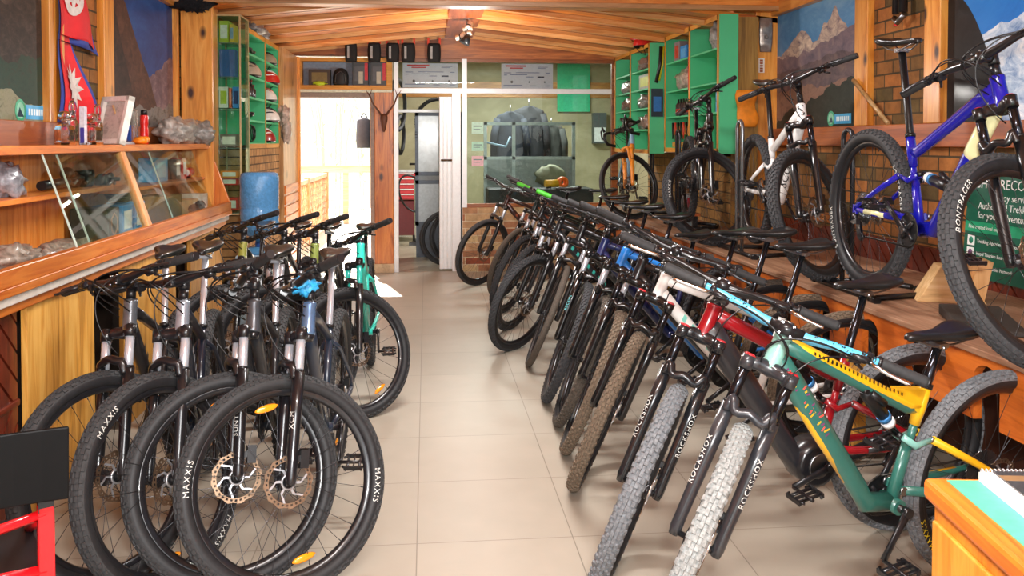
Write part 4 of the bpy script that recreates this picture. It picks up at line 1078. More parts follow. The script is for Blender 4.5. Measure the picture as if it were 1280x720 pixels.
# hanging double pennant flag
def flag():
    r = thing('flag', 'red double pennant flag with blue border hanging beside the poster', 'flag', (XL+.05, 4.73, 1.63))
    n = 36
    def wv(y, z): return .018*sin(y*16+z*5)+.01*sin(z*13)
    H = .93; outline = [(0, 0), (0, H), (.02, H), (.53, .40), (.15, .455), (.43, 0.0)]
    def tri(name, pts, off, m):
        b = MB(); vs = []; 
        from mathutils import geometry
        b2 = MB(); 
        ys = [p[0] for p in pts]
        # fine strips between z levels
        zs = sorted(set([p[1] for p in pts]+[min(p[1] for p in pts)+i*(max(p[1] for p in pts)-min(p[1] for p in pts))/24 for i in range(25)]))
        def span(z):
            xs = []
            for i in range(len(pts)):
                a, c = pts[i], pts[(i+1) % len(pts)]
                if abs(a[1]-c[1]) < 1e-9: continue
                if min(a[1], c[1])-1e-6 <= z <= max(a[1], c[1])+1e-6: xs.append(a[0]+(c[0]-a[0])*(z-a[1])/(c[1]-a[1]))
            return (min(xs), max(xs)) if xs else (0, 0)
        k = 14
        for z in zs:
            a, c = span(z)
            for i in range(k+1):
                y = a+(c-a)*i/k; vs.append((off+wv(y, z), y, z))
        fs = [(j*(k+1)+i, j*(k+1)+i+1, (j+1)*(k+1)+i+1, (j+1)*(k+1)+i) for j in range(len(zs)-1) for i in range(k)]
        nv = len(vs); vs += [(x-.002, y, z) for x, y, z in vs]; fs += [tuple(nv+q for q in f)[::-1] for f in fs]
        return b.add(vs, fs, 0, True).build(name, m, r)
    up = [(0, .42), (0, H+.02), (.04, H+.02), (.53, .41), (.15, .46)]; lo = [(0, -.02), (0, .47), (.14, .47), (.42, -.02)]
    tri('border', [(0, .43), (0, H), (.1, H), (.63, .40), (.19, .46)], 0, plain('#3a4a9c', .7)); tri('border', [(0, 0), (0, .47), (.2, .47), (.56, 0)], -.003, plain('#3a4a9c', .7))
    tri('upper_field', [(.025, .46), (.025, H), (.1, H), (.565, .43), (.185, .49)], .006, plain('#e0252c', .65, var=.12, scale=8)); tri('lower_field', [(.025, 0), (.025, .48), (.175, .48), (.5, 0)], .004, plain('#e0252c', .65, var=.12, scale=8))
    b = MB()
    def star(cy, cz, r0, r1, n, sy=1.25):
        ps = [((r0 if i % 2 else r1)*cos(pi*i/n), (r0 if i % 2 else r1)*sin(pi*i/n)*sy) for i in range(2*n)]
        c = len(b.v); b.v.append((.012+wv(cy, cz), cy, cz)); 
        for p, q in ps: b.v.append((.012+wv(cy+p, cz+q), cy+p, cz+q))
        for i in range(2*n): b.f.append([c, c+1+i, c+1+(i+1) % (2*n)]); b.m.append(0); b.sm.append(False)
    star(.19, .19, .075, .125, 12, 1.05)
    ps = [(.09*cos(t), .11*sin(t)) for t in [pi+pi*i/12 for i in range(13)]]+[(.07*cos(t)*.9, .0+.07*sin(t)) for t in [2*pi-pi*i/12 for i in range(13)]]
    b.build('sun', plain('#d8cfc8', .6), r); b = MB()
    star(.18, .70, .045, .085, 8, 1.25)
    c = len(b.v); k = 13
    for i in range(13):
        t = pi+pi*i/12
        for rr in (.1, .06): p = (.18+rr*cos(t)*.9, .69+rr*sin(t)*1.15); b.v.append((.013+wv(*p), p[0], p[1]))
    for i in range(12): b.f.append([c+2*i, c+2*i+2, c+2*i+3, c+2*i+1]); b.m.append(0); b.sm.append(False)
    b.build('moon', plain('#d8cfc8', .6), r)
    return r
flag()
b = MB()
for i in range(7): b.blob((.03*(i % 2), -.0, .0+(i % 3)*.02), (.14-.01*i, .07, .05), i, .6, 20, 14, fq=5.)
single(b, 'fur_pelt', plain('#17161a', .9, var=.4, scale=80, bump=1.), 'black shaggy fur piece at the top of the left pier', 'fur', (-1.78, 6.90, 2.585))

# glass showcase between the pier and the green shelves
S = thing('glass_showcase', 'upright glass showcase of boxed goods next to the wooden pier', 'showcase', (-1.585, 7.32, .94))
b = MB()
for x in (-.075, .105):
    for y in (-.16, .16): b.bb(x-.006, x+.006, y-.006, y+.006, 0, 1.6)
for z in (0, 1.59): b.bb(-.08, .11, -.165, .165, z, z+.014)
b.build('frame', plain('#b9a173', .35, .3), S)
for z in (.0, .28, .52, .83, 1.09, 1.36): MB().bb(-.07, .10, -.155, .155, z+.014, z+.02).build('glass_shelf', clear('#bfe0d2', .05, .35), S)
MB().bb(-.072, .102, -.162, -.158, .01, 1.59).build('front_pane', glassm('#e6f2ec', 0, .1), S); MB().bb(.104, .108, -.155, .155, .01, 1.59).build('side_pane', glassm('#dcece4', 0, .1), S)
MB().bb(.085, .1, .145, .157, .01, 1.59).build('rear_post', plain('#c9b48c', .4), S)
z0 = .94
boxthing('product_box', 'lime and white box on the top shelf of the showcase', 'box', -1.655, -1.58, 7.22, 7.36, 2.325, 2.50, plain('#b9cc3a', .4), plain('#f2f2ee', .4))
boxthing('product_box', 'yellow box at the back of the showcase top shelf', 'box', -1.57, -1.535, 7.2, 7.36, 2.325, 2.47, plain('#e3bf3a', .4), plain('#7aa2c8', .4))
boxthing('product_box', 'blue box with white oval on the showcase second shelf', 'box', -1.65, -1.53, 7.2, 7.32, 2.05, 2.27, plain('#2d5ea6', .4)); 
o = MB().lathe([(0, 0), (.014, 0), (.014, .001), (0, .001)], 16, axis='Y').build('oval_mark', WHITE); o.parent = bpy.data.objects['product_box.006'] if 'product_box.006' in bpy.data.objects else None
o.location = (0, -.062, .11); o.scale = (1, 1, 1.9)
boxthing('product_box', 'white and lime carton on showcase third shelf', 'box', -1.655, -1.585, 7.2, 7.34, 1.80, 1.97, plain('#e9ece2', .4), plain('#b6c93c', .4))
boxthing('product_box', 'narrow orange-red carton on showcase third shelf', 'box', -1.578, -1.558, 7.2, 7.34, 1.80, 1.96, plain('#d8532a', .4), plain('#e87a4a', .4))
boxthing('product_box', 'bright blue carton on the showcase third shelf beside the orange one', 'box', -1.55, -1.50, 7.2, 7.34, 1.80, 1.97, plain('#2f8fe0', .4), plain('#123a7a', .4))
for i, (zz, c, lb) in enumerate(((1.24, '#f08a24', 'orange carton in the lower showcase, topmost of the stack'), (1.18, '#d8382c', 'red carton under the orange one in the showcase'), (1.49, '#7d6f62', 'brown wrapped carton in the middle of the showcase'), (.975, '#d43a2a', 'red carton at the bottom of the showcase'))):
    boxthing('product_box', lb, 'box', -1.65, -1.51, 7.2, 7.36, zz, zz+(.055 if i < 2 else .1), plain(c, .4), plain('#efe6da', .45))
MB()
# water dispenser with jug
D = thing('water_dispenser', 'pale blue water dispenser stand between the left bike rows', 'dispenser', (-1.235, 6.62, 0))
MB().bb(-.15, .15, -.15, .15, .0, .70).build('cabinet', plain('#a9c6d8', .35), D, bev=.012); MB().lathe([(.11, .70), (.12, .715), (.1, .74), (.05, .75)], 24).build('collar', plain('#4a8ab8', .3), D)
b = MB(); b.tube([(0, -.15, .55), (0, -.2, .55), (0, -.205, .52)], .012, 8); b.build('tap', plain('#c0392b', .3), D)
J = thing('water_jug', 'large translucent blue water jug upended on the dispenser', 'water jug', (-1.235, 6.62, .735))
MB().lathe([(.028, 0), (.03, .06), (.06, .085), (.115, .11), (.138, .14), (.14, .2), (.134, .215), (.14, .23), (.14, .29), (.134, .305), (.14, .32), (.14, .46), (.142, .53), (.13, .56), (.10, .57), (0, .565)], 32).build('bottle', clear('#5f9fd6', .08, .95), J)
MB().lathe([(.031, .01), (.034, .01), (.034, .05), (.031, .05)], 20, closed=True).build('neck_ring', plain('#2a62b8', .3), J)

# green shelf unit
G = thing('shelf_unit', 'green shelf unit with orange edges on the left, beyond the showcase', 'shelf', (-1.5, 7.5, 1.5))
EDGE = YELLOWWOOD(2); D0 = 1.62
b = MB(); b.bb(-.28, -.27, 0, D0, 0, .97); b.build('back_panel', GREEN, G)
for i, y in enumerate((0, .84, D0-.02)): MB().bb(-.27, 0, y, y+.02, 0, .97).build('upright', GREEN, G)
for i, z in enumerate((0, .20, .40, .58, .77, .95)): MB().bb(-.27, 0, .02, D0-.02, z, z+.018).build('shelf_board', GREEN, G)
for y in (0, .84, D0-.02): MB().bb(0, .006, y-.004, y+.026, -.03, .99).build('edge_strip', EDGE, G)
for z in (-.03, .955): MB().bb(0, .006, 0, D0, z, z+.04).build('edge_strip', YELLOWWOOD(1), G)
def helmet(label, loc, rz, c1, c2, s=1.):
    r = thing('bike_helmet', label, 'helmet', loc, rz); b = MB(); n = 24; rings = []
    for i in range(9):
        th = pi/2*i/8; ring = []
        for k in range(n):
            ph = 2*pi*k/n; ring.append((.135*s*sin(th)*cos(ph)*(1.05 if cos(ph) > 0 else 1), .10*s*sin(th)*sin(ph), .02+.125*s*cos(th)))
        rings.append(ring)
    b.loft(rings, 0, caps=False); b.loft([rings[-1], [(x*.93, y*.92, z-.018) for x, y, z in rings[-1]], [(x*.85, y*.85, z+.04) for x, y, z in rings[-1]]], 1, caps=False); b.build('shell', [c1, BLACK], r)
    v = MB()
    for k in (-2, -1, 0, 1, 2):
        ps = []
        for i in range(9):
            t = R_(38+104*i/8); yy = .036*k*sin(t)*1.15
            zr = sqrt(max(.02, 1-(yy/(.1*s))**2)); ps.append((-.136*s*cos(t)*zr*1.0, yy*s, .02+.1265*s*sin(t)*zr))
        v.tube(ps, [.002]+[.0075]*7+[.002], 6, flat=.45)
    v.build('vents', c2, r); MB().tube([(.09*s, .07*s, .02), (.03, .03, -.055), (0, 0, -.07), (.03, -.03, -.055), (.09*s, -.07*s, .02)], .004, 6).build('chin_strap', BLACK, r)
    return r
WH = plain('#e8e4e0', .3, coat=.4); RD = plain('#cf2a24', .3, coat=.4)
sh = lambda i: 1.5+(0, .20, .40, .58, .77)[i]+.02
helmet('red helmet with white stripes on the second shelf, far bay', (-1.60, 8.95, sh(3)-.0), R_(20), RD, WH)
helmet('white and red helmet in the far bay, upper of the white pair', (-1.58, 8.75, sh(2)), R_(-15), WH, RD, .9)
helmet('white helmet with black vents in the far bay, lower of the pair', (-1.58, 8.8, sh(1)), R_(10), WH, BLACK)
helmet('dark red helmet at the bottom of the far bay', (-1.6, 8.7, sh(0)), R_(30), plain('#9c1f22', .3, coat=.4), WH)
helmet('grey helmet on top shelf of the far bay', (-1.6, 8.9, sh(4)-.0), R_(0), plain('#a2937f', .35), BLACK, .85)
helmet('pale grey helmet on the near bay shelf above the bottles', (-1.6, 7.95, sh(3)-.0), R_(5), plain('#b9a894', .4), BLACK)
for i, (y, h) in enumerate(((7.85, .13), (7.95, .16), (8.05, .12))):
    r = thing('oil_bottle', ('small black bottle nearest the showcase on the green shelf', 'tallest black bottle in the middle of the green shelf', 'short black bottle right of the tallest one')[i], 'bottle', (-1.55, y, sh(2)), 0, 'black bottles on the green shelf')
    MB().lathe([(0, 0), (.022, 0), (.024, .008), (.024, h*.6), (.01, h*.75), (.009, h*.9)], 14).build('body', SATIN, r); MB().lathe([(.011, h*.88), (.011, h), (0, h)], 12).build('cap', plain('#8a2a24', .4), r)
def saddle_thing(label, loc, rz): 
    r = thing('bike_saddle', label, 'saddle', loc, rz); o = place('cover', cached('saddle', saddle_mesh), r, matrix=MX.Translation((0, 0, .012))); place('rails', cached('rails', rail_mb), r, matrix=MX.Translation((0, 0, .012))); return r
saddle_thing('black spare saddle on the near bay second-lowest shelf', (-1.57, 7.85, sh(1)), R_(100)); saddle_thing('black spare saddle on the top shelf of near bay', (-1.57, 7.95, sh(4)), R_(80))
b = MB()
for k in range(3): b.tube([(.0+.012*k, (.08-.01*k)*cos(2*pi*i/20), .085+(.075-.008*k)*sin(2*pi*i/20)) for i in range(20)], .005, 6, closed=True)
single(b, 'cable_coil', BLACK, 'black wire coil standing on the bottom green shelf', 'cable', (-1.56, 8.0, sh(0)))
bagpile('plastic_bag', 'crumpled plastic bag hanging off the far edge of green shelves', (-1.46, 9.15, 1.80), [((0, 0, 0), (.06, .08, .1)), ((.02, .05, -.16), (.05, .07, .13))], '', plain('#b5a296', .3, var=.4, scale=26, bump=.8, coat=.5), 24)
bagpile('plastic_bag', 'grey plastic wrap bundle on top of the left green shelves', (-1.55, 8.1, 2.487), [((0, 0, .05), (.1, .25, .055)), ((0, .3, .045), (.08, .12, .05))], '', plain('#7f7a78', .3, var=.5, scale=26, bump=.8, coat=.5), 31)
# brick face below the shelves and boarded jamb beside the door
struct(MB().bb(XL, -1.5, 7.5, 9.12, 0, 1.468).build('wall_shelf_base', bricks('#a87f4e', '#c39a66', '#5e4628', .14, .07, rot=(R_(-90), R_(-90), 0))))
struct(MB().bb(XL, -1.47, 9.2, YB-.02, 0, 2.5).build('wall_jamb', wood('#e2b47a', '#cf9a5c', '#a5713c', 2)))
for i in range(9): rail('trim_jamb_slat.%03d' % i, -1.47, -1.455, 9.25, YB-.06, .1+i*.11, .19+i*.11, OW(1))
rail('trim_jamb_post', -1.5, -1.44, YB-.1, YB-.03, 0, 2.5, PINE(2))
# ------------------------------------------------------------------ end wall things, workshop, yard
def hip_pack(x, label, w):
    r = thing('fabric_pouch', label, 'pouch', (x, 10.12, 2.68), 0, 'black pouches hung on the end wall beam')
    rings = []
    for i in range(9):
        t = i/8; z = -.02-t*.215; k = .9+.12*sin(pi*t)
        rings.append([(w*.5*k*(abs(cos(a))**.6)*(1 if cos(a) > 0 else -1), .035*k*sin(a), z) for a in [2*pi*q/14 for q in range(14)]])
    MB().loft(rings).build('body', plain('#161617', .75, bump=.4), r); MB().bb(-w*.28, -w*.12, -.037, -.033, -.2, -.06).build('white_print', plain('#a8a8a6', .6), r)
    for s in (-1, 1): MB().bb(s*w*.42-.012, s*w*.42+.012, -.012, .012, -.03, .045).build('red_strap', plain('#e0401c', .6), r)
    return r
for x, w, l in ((-.855, .14, 'black pouch hung first from the left, over the transom shelf'), (-.592, .15, 'black pouch hung second from the left below the ceiling'), (-.382, .15, 'black pouch hung in the middle, left of the pillar top'), (-.205, .16, 'black pouch hung right beside the middle one'), (.09, .155, 'black pouch hung alone at the right, before the cheque')): hip_pack(x, l, w)
# transom shelf contents
boxthing('case', 'dark brown case with lime patch on the transom shelf', 'case', -1.345, -1.10, 10.22, 10.34, 2.18, 2.36, plain('#3a2d20', .5), plain('#7a6a3a', .5))
b = MB(); b.blob((0, 0, .02), (.07, .02, .022), 3, .5); single(b, 'lime_pouch', plain('#bcd62a', .5), 'bright lime cloth heap in front of the dark case', 'cloth', (-1.22, 10.18+.02, 2.18))
r = thing('backpack', 'black rounded helmet bag beside the dark case on the transom shelf', 'bag', (-.985, 10.26, 2.18))
MB().loft([[(.09*k*cos(a), .05*k*sin(a), z) for a in [2*pi*q/16 for q in range(16)]] for z, k in ((0, .9), (.03, 1), (.11, 1), (.16, .85), (.19, .55), (.2, .2))]).build('body', plain('#1a1a1b', .6), r)
MB().tube([(-.06, -.052, .03), (-.05, -.052, .12), (0, -.05, .16), (.05, -.052, .12), (.06, -.052, .03)], .005, 6).build('zip', plain('#4a4a4a', .4), r)
for i, x in enumerate((-.76, -.555)):
    r = boxthing('product_box', ('dark grey tall box with red edge, left of the pair on transom shelf', 'dark grey tall box with red edge, nearest the antler pillar')[i], 'box', x-.09, x+.09, 10.24, 10.34, 2.18, 2.45, plain('#3f4144', .5), plain('#55585c', .5))
    MB().bb(.05, .085, -.0515, -.0505, .06, .26).build('red_edge', plain('#c92a34', .5), r); MB().bb(-.02, .03, -.0522, -.0516, .02, .16).build('pale_label', plain('#b5b2a0', .5), r)
# antlers on the pillar
r = thing('antler_mount', 'small antlered deer skull mounted on the wooden pillar', 'antlers', (-.49, 10.2, 1.72))
BN = plain('#5a3018', .6)
b = MB(); b.loft([[(w*cos(a), -.02+d*sin(a), z) for a in [2*pi*q/12 for q in range(12)]] for z, w, d in ((.13, .02, .015), (.10, .045, .03), (.05, .042, .032), (.0, .03, .026), (-.06, .018, .02), (-.08, .008, .01))]); b.build('skull', BN, r)
for s in (-1, 1):
    b = MB(); b.tube([(s*.025, -.02, .11), (s*.06, -.04, .16), (s*.12, -.06, .24), (s*.155, -.06, .33), (s*.2, -.05, .40)], [.014, .012, .01, .008, .003], 8)
    b.tube([(s*.13, -.06, .27), (s*.15, -.09, .34)], [.008, .002], 6); b.tube([(s*.158, -.06, .335), (s*.13, -.05, .42)], [.007, .002], 6); b.build('antler', BN, r)
# cheques behind the transom glass
def cheque(name, label, x0, x1, z0, z1):
    r = thing(name, label, 'cheque', ((x0+x1)/2, YB+.03, z0)); W, H = x1-x0, z1-z0
    MB().bb(-W/2, W/2, 0, .006, 0, H).build('board', plain('#d9cde2', .45, var=.05), r)
    b = MB(); f = lambda x, z, w, h, mi: b.bb(-W/2+W*x, -W/2+W*(x+w), -.001, 0, H*z, H*(z+h), mi)
    f(.08, .88, .4, .06, 0); f(.16, .8, .26, .05, 0); f(.7, .86, .2, .02, 1); f(.7, .81, .16, .02, 1)
    for z, x, w in ((.62, .05, .14), (.63, .28, .46), (.53, .05, .06), (.545, .16, .34), (.62, .86, .08), (.12, .04, .36), (.1, .55, .12), (.1, .85, .1), (.46, .48, .14)): f(x, z, w, .028, 1)
    f(.7, .44, .13, .06, 2); b.build('print', [plain('#d0283a', .5), plain('#6a6a9a', .5), plain('#22224a', .5)], r)
    b = MB()
    for x, q in ((.2, .05), (.54, .034), (.84, .036)): b.lathe([(0, -.0012), (q*W*.5, -.0012), (q*W*.5, 0), (0, 0)], 18, axis='Y', c=(-W/2+W*x, 0, H*.27))
    b.build('seal', plain('#5c5a66', .5), r); return r
cheque('presentation_cheque', 'large lilac presentation cheque above the open workshop door', -.275, .37, 2.165, 2.45); cheque('presentation_cheque', 'large lilac presentation cheque with red heading on wide glass transom', .885, 1.5, 2.158, 2.452)
# ceiling ridge lamp cluster
r = thing('spotlight_cluster', 'white and black spotlights hanging from the ceiling ridge', 'spotlight', (.40, 8.6, 2.73))
MB().tube([(0, 0, 0), (0, 0, -.05)], .01, 8).build('rod', STEEL, r)
for p, q, rr_ in (((.04, 0, -.03), (.0, -.02, -.10), .03), ((-.04, 0, -.10), (.05, -.02, -.085), .028), ((-.05, 0, -.155), (.04, -.03, -.13), .027), ((-.11, 0, -.185), (-.03, -.02, -.165), .027)):
    b = MB(); b.tube([p, q], rr_, 12); b.tube([V(p).lerp(V(q), .45), V(p).lerp(V(q), .6)], rr_*1.05, 12, 1); b.build('lamp_can', [plain('#d8d2c4', .4), BLACK], r)
MB().tube([(.02, -.02, -.14), (-.03, -.03, -.24)], [.02, .055], 14).build('hood', BLACK, r)

# workshop things
def tyre_hang(label, loc, rz, R=.34, w=.05, nm='tyre_hoop'):
    b = MB(); b.lathe([(R-w/2+w/2*cos(t), w/2*sin(t)) for t in [2*pi*i/14 for i in range(14)]], 48, axis='Y', closed=True)
    for k in range(60):
        a = 2*pi*k/60; b.box(V((R*cos(a), 0, R*sin(a))), (.012, w*.5, .01), 0, MX.Rotation(-a, 3, 'Y') )
    return single(b, nm, RUBBER, label, 'tyre', loc, rz)
tyre_hang('black tyre hung high at the left inside the workshop', (-.36, 11.2, 2.0), R_(75)); tyre_hang('lower black tyre hung under the high one in workshop', (-.34, 11.4, 1.62), R_(80), .26)
tyre_hang('tyre hung behind the grey workshop door', (-.02, 11.9, 1.62), R_(70), .34); tyre_hang('tyre resting on top of the grey metal door frame', (.17, 12.1, 1.80), R_(12), .34)
r = thing('metal_door', 'grey metal workshop door with frosted upper pane', 'door', (.16, 11.6, 0))
b = MB()
for x in (-.31, .29): b.bb(x, x+.045, -.02, .02, .42, 1.92)
for z in (.42, .97, 1.08, 1.87): b.bb(-.31, .335, -.02, .02, z, z+.05)
b.build('frame', plain('#4b5058', .4, .5), r); MB().bb(-.27, .29, -.005, .005, 1.13, 1.87).build('frosted_pane', plain('#b9c4c8', .18, var=.25, scale=9, coat=.8), r)
MB().bb(-.27, .29, -.006, .006, .47, .97).build('lower_panel', plain('#a9afb2', .4, .3), r); MB().bb(-.27, .29, -.004, .004, 1.02, 1.08).build('middle_panel', plain('#8a9094', .4), r); MB().bb(-.3, .33, -.015, .015, 0, .42).build('kick_plate', plain('#4b5058', .4, .5), r)
rail('trim_workshop_bar', -.5, .4, 11.2, 11.24, 1.90, 1.94, ALU)
r = thing('tool_chest', 'red tool chest with pale drawers handles in the workshop', 'tool chest', (-.33, 13.6, 0))
MB().bb(-.17, .17, -.2, .2, .64, 1.06).build('cabinet', plain('#c22a30', .35, coat=.3), r, bev=.006); MB().bb(-.19, .19, -.22, .22, 1.06, 1.09).build('top_tray', plain('#c9c9cc', .4), r)
for i in range(5):
    d = MB().bb(-.16, .16, -.212, -.2, .66+i*.08, .73+i*.08).build('drawer', plain('#cc3036', .35), r); MB().bb(-.14, .14, -.22, -.212, .715+i*.08, .728+i*.08).build('handle', plain('#e8e6e2', .3), d)
MB().bb(-.17, .17, -.2, .2, .1, .62).build('lower_cabinet', plain('#6a1f22', .4), r)
for x in (-.13, .13):
    for y in (-.15, .15): MB().lathe([(0, -.015), (.05, -.015), (.05, .015), (0, .015)], 14, axis='X', c=(x, y, .05)).build('castor', BLACK, r)
r = thing('floor_pump', 'floor pump with black hose before the red tool chest', 'pump', (-.16, 12.9, 0))
MB().tube([(0, 0, .05), (0, 0, 1.0)], .025, 10).build('barrel', CHROME, r); MB().tube([(0, 0, 1.0), (0, 0, 1.2)], .008, 8).build('rod', STEEL, r); MB().tube([(-.09, 0, 1.2), (.09, 0, 1.2)], .016, 8).build('handle', BLACK, r)
MB().tube(bez((0, -.02, 1.0), (-.35, -.1, 1.2), (-.3, -.1, .55), (0, -.05, .5), 16), .014, 8).build('hose', BLACK, r); MB().bb(-.1, .1, -.03, .03, 0, .05).build('foot', SATIN, r)
# loose wheels by the sliding door
for i, (x, y, lb, a) in enumerate(((.25, 10.75, 'bicycle wheel standing behind the white sliding door', 12), (.36, 10.95, 'second bicycle wheel tucked behind the first in the doorway', 20))):
    r = thing('loose_wheel', lb, 'wheel', (x, y, .345), R_(a), 'loose wheels behind the sliding door')
    place('tyre', cached(('tyre', .345, .045, 0, None), lambda: tyre_mesh(.345, .045, 0, None)), r); place('rim', cached(('rim', .345, .045), lambda: rim_mesh(.345, .045)), r); place('spokes', cached(('spk', .345, .045), lambda: spoke_mesh(.345, .045)), r); place('hub', cached(('hub', False), lambda: hub_mesh(False)), r)
# steel rack
r = thing('steel_rack', 'grey steel work rack with glass panels behind the wide pane', 'rack', (1.38, 11.6, 0)); GS = plain('#aab2b2', .35, .4)
for x in (-.60, -.22, .59): MB().bb(x-.022, x+.022, -.02, .02, 0, 1.79).build('upright', GS, r)
for z in (1.29, 1.75): MB().bb(-.62, .61, -.02, .02, z, z+.04).build('crossbar', GS, r)
MB().bb(-.60, .59, -.006, .006, .3, 1.29).build('lower_panel', plain('#8d9494', .4, .3), r); MB().bb(-.60, .59, .0, .4, .62, .65).build('bench_top', plain('#2a3030', .5), r)
r = thing('bicycle_frameset', 'bare white bicycle frame clamped on the steel rack', 'bike frame', (.98, 11.85, 1.1)); FW = plain('#e2e4e6', .3)
MB().tube([(-.2, 0, .1), (.16, 0, .14)], .025, 10).build('down_tube', FW, r); MB().tube([(-.2, 0, .1), (-.17, 0, .62)], .016, 10).build('seat_tube', plain('#e06a50', .4), r); MB().tube([(-.17, 0, .42), (.1, 0, .36), (.16, 0, .5)], .014, 8).build('stay', plain('#8fb0c8', .4), r)
for q, (x, c, lb, sc_) in enumerate(((1.22, '#1d222c', 'dark navy jacket shape standing in for a reflection, left behind the steel rack', 1.), (1.5, '#1e1f24', 'black jacket shape standing in for a reflection, middle behind the steel rack', 1.1), (1.84, '#3a3c3a', 'dark grey jacket shape standing in for a reflection, right behind the steel rack', .8))):
    r = thing('reflection_shape', lb, 'reflection shape', (x, 12.7+.05*q, 1.12), 0, None); rings = []  # dark jacket shapes put in to imitate a reflection in the partition glass
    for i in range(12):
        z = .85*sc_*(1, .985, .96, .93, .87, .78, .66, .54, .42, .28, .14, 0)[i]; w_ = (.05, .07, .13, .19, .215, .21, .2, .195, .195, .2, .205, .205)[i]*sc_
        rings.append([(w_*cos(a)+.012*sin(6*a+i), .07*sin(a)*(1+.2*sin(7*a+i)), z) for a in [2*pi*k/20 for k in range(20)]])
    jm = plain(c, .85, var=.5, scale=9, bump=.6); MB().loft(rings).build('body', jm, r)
    for s_ in (-1, 1): MB().tube([(s_*.18*sc_, 0, .74*sc_), (s_*.24*sc_, -.02, .5*sc_), (s_*.25*sc_, -.04, .15*sc_)], [.06, .055, .045], 12).build('shape_sleeve', jm, r)
    MB().tube([(0, 0, .83*sc_), (0, 0, .95*sc_)], .006, 6).build('shape_hook', STEEL, r)
b = MB(); b.blob((0, 0, .12), (.2, .2, .14), 2, .25); single(b, 'sack', plain('#8d8f78', .8), 'grey-green sack on the workshop bench behind glass', 'sack', (1.64, 11.5, .96))
b = MB().bb(-.27, .27, -.012, .012, 0, .78); single(b, 'notice_board', plain('#2fb583', .35, coat=.5), 'flat green board on the workshop back wall behind glass', 'board', (2.40, 14.15, 2.02))
r = thing('wall_dispenser', 'dark grey wall box with white front on workshop wall', 'box', (2.82, 14.12, 1.5))
MB().bb(-.11, .11, -.08, .06, 0, .5).build('case', plain('#4a5254', .4), r); MB().bb(-.09, .09, -.084, -.08, .03, .26).build('white_front', plain('#d8dee0', .3), r)
for i, (z, c, h) in enumerate(((1.62, '#bfe6d2', .14), (1.42, '#a9dcc6', .11), (1.24, '#e0b8c2', .12))):
    b = MB().bb(-.07, .07, -.002, 0, 0, h); b.bb(-.05, .05, -.0026, -.002, h*.6, h*.7, 1); b.bb(-.05, .03, -.0026, -.002, h*.35, h*.42, 1)
    single(b, 'glass_sticker', [plain(c, .5), plain('#6a8a86', .5)], ('mint sticker on the glass, topmost of three beside the white post', 'pale mint sticker in the middle of the glass stickers', 'pink sticker lowest of the three on the glass')[i], 'sticker', (.60, YB-.001, z), 0)
r = thing('power_drill', 'yellow and orange tool lying on the platform end by the glass', 'tool', (1.62, 10.75, .95), R_(10))
MB().tube([(-.16, 0, .06), (.04, 0, .06)], [.045, .05], 12).build('body', plain('#e8b02a', .4), r); MB().lathe([(.06, -.05), (.075, -.02), (.075, .03), (.03, .05), (.03, -.05)], 16, axis='Y', c=(.07, 0, .07), closed=True).build('guard', plain('#ef6c1c', .4), r); MB().tube([(-.1, 0, .03), (-.13, 0, -.03)], .03, 10).build('grip', BLACK, r)
b = MB(); b.bb(-.75, .55, -.25, .25, .0, .95); single(b, 'work_bench', plain('#24292b', .5), 'dark workbench just behind the glass partition', 'bench', (1.5, 10.85, 0), 0, None, .01)

# yard outside the door
struct(MB().bb(-6, -.6, YB+.14, 24, -.06, -.005).build('ground_yard', plain('#e9e2d6', .8, var=.06, scale=2)))
struct(MB().bb(-.66, -.6, YB+.14, 11.4, 0, 2.9).build('wall_yard', plain('#f2e4d2', .7)))
def lattice(label, x, y0, y1, h):
    r = thing('lattice_fence', label, 'fence', (x, y0, 0)); L = y1-y0; m = wood('#d9a878', '#c08a58', '#93633a', 2, knots=False)
    for y in (0, L/2, L): MB().bb(-.04, .04, y-.04, y+.04, 0, h+.05).build('post', m, r)
    for z in (.06, h): MB().bb(-.03, .03, 0, L, z-.03, z+.03).build('rail', m, r)
    b = MB(); n = int(L/.2)
    for i in range(-3, n+1):
        for s in (1, -1):
            a = (i*.2, .06) if s > 0 else (i*.2, h); c = (i*.2+(h-.06), h) if s > 0 else (i*.2+h-.06, .06)
            t0 = max(0, -a[0]/(c[0]-a[0])); t1 = min(1, (L-a[0])/(c[0]-a[0]))
            if t1 > t0: b.tube([(0, a[0]+(c[0]-a[0])*t0, a[1]+(c[1]-a[1])*t0), (0, a[0]+(c[0]-a[0])*t1, a[1]+(c[1]-a[1])*t1)], .014, 5)
    b.build('lattice', m, r)
lattice('wooden lattice railing along the sunny path outside', -1.75, 10.6, 15.5, .95)
r = thing('yard_rail', 'pale timber rail crossing behind the sunny yard', 'rail', (-2.3, 16.5, 0)); m = wood('#dcc09c', '#c9a880', '#a07c54', 0, knots=False)
for x in (-.4, .8, 1.6): MB().bb(x-.05, x+.05, -.05, .05, 0, 1.05).build('post', m, r)
MB().bb(-.5, 1.7, -.04, .04, .95, 1.08).build('top_rail', m, r)
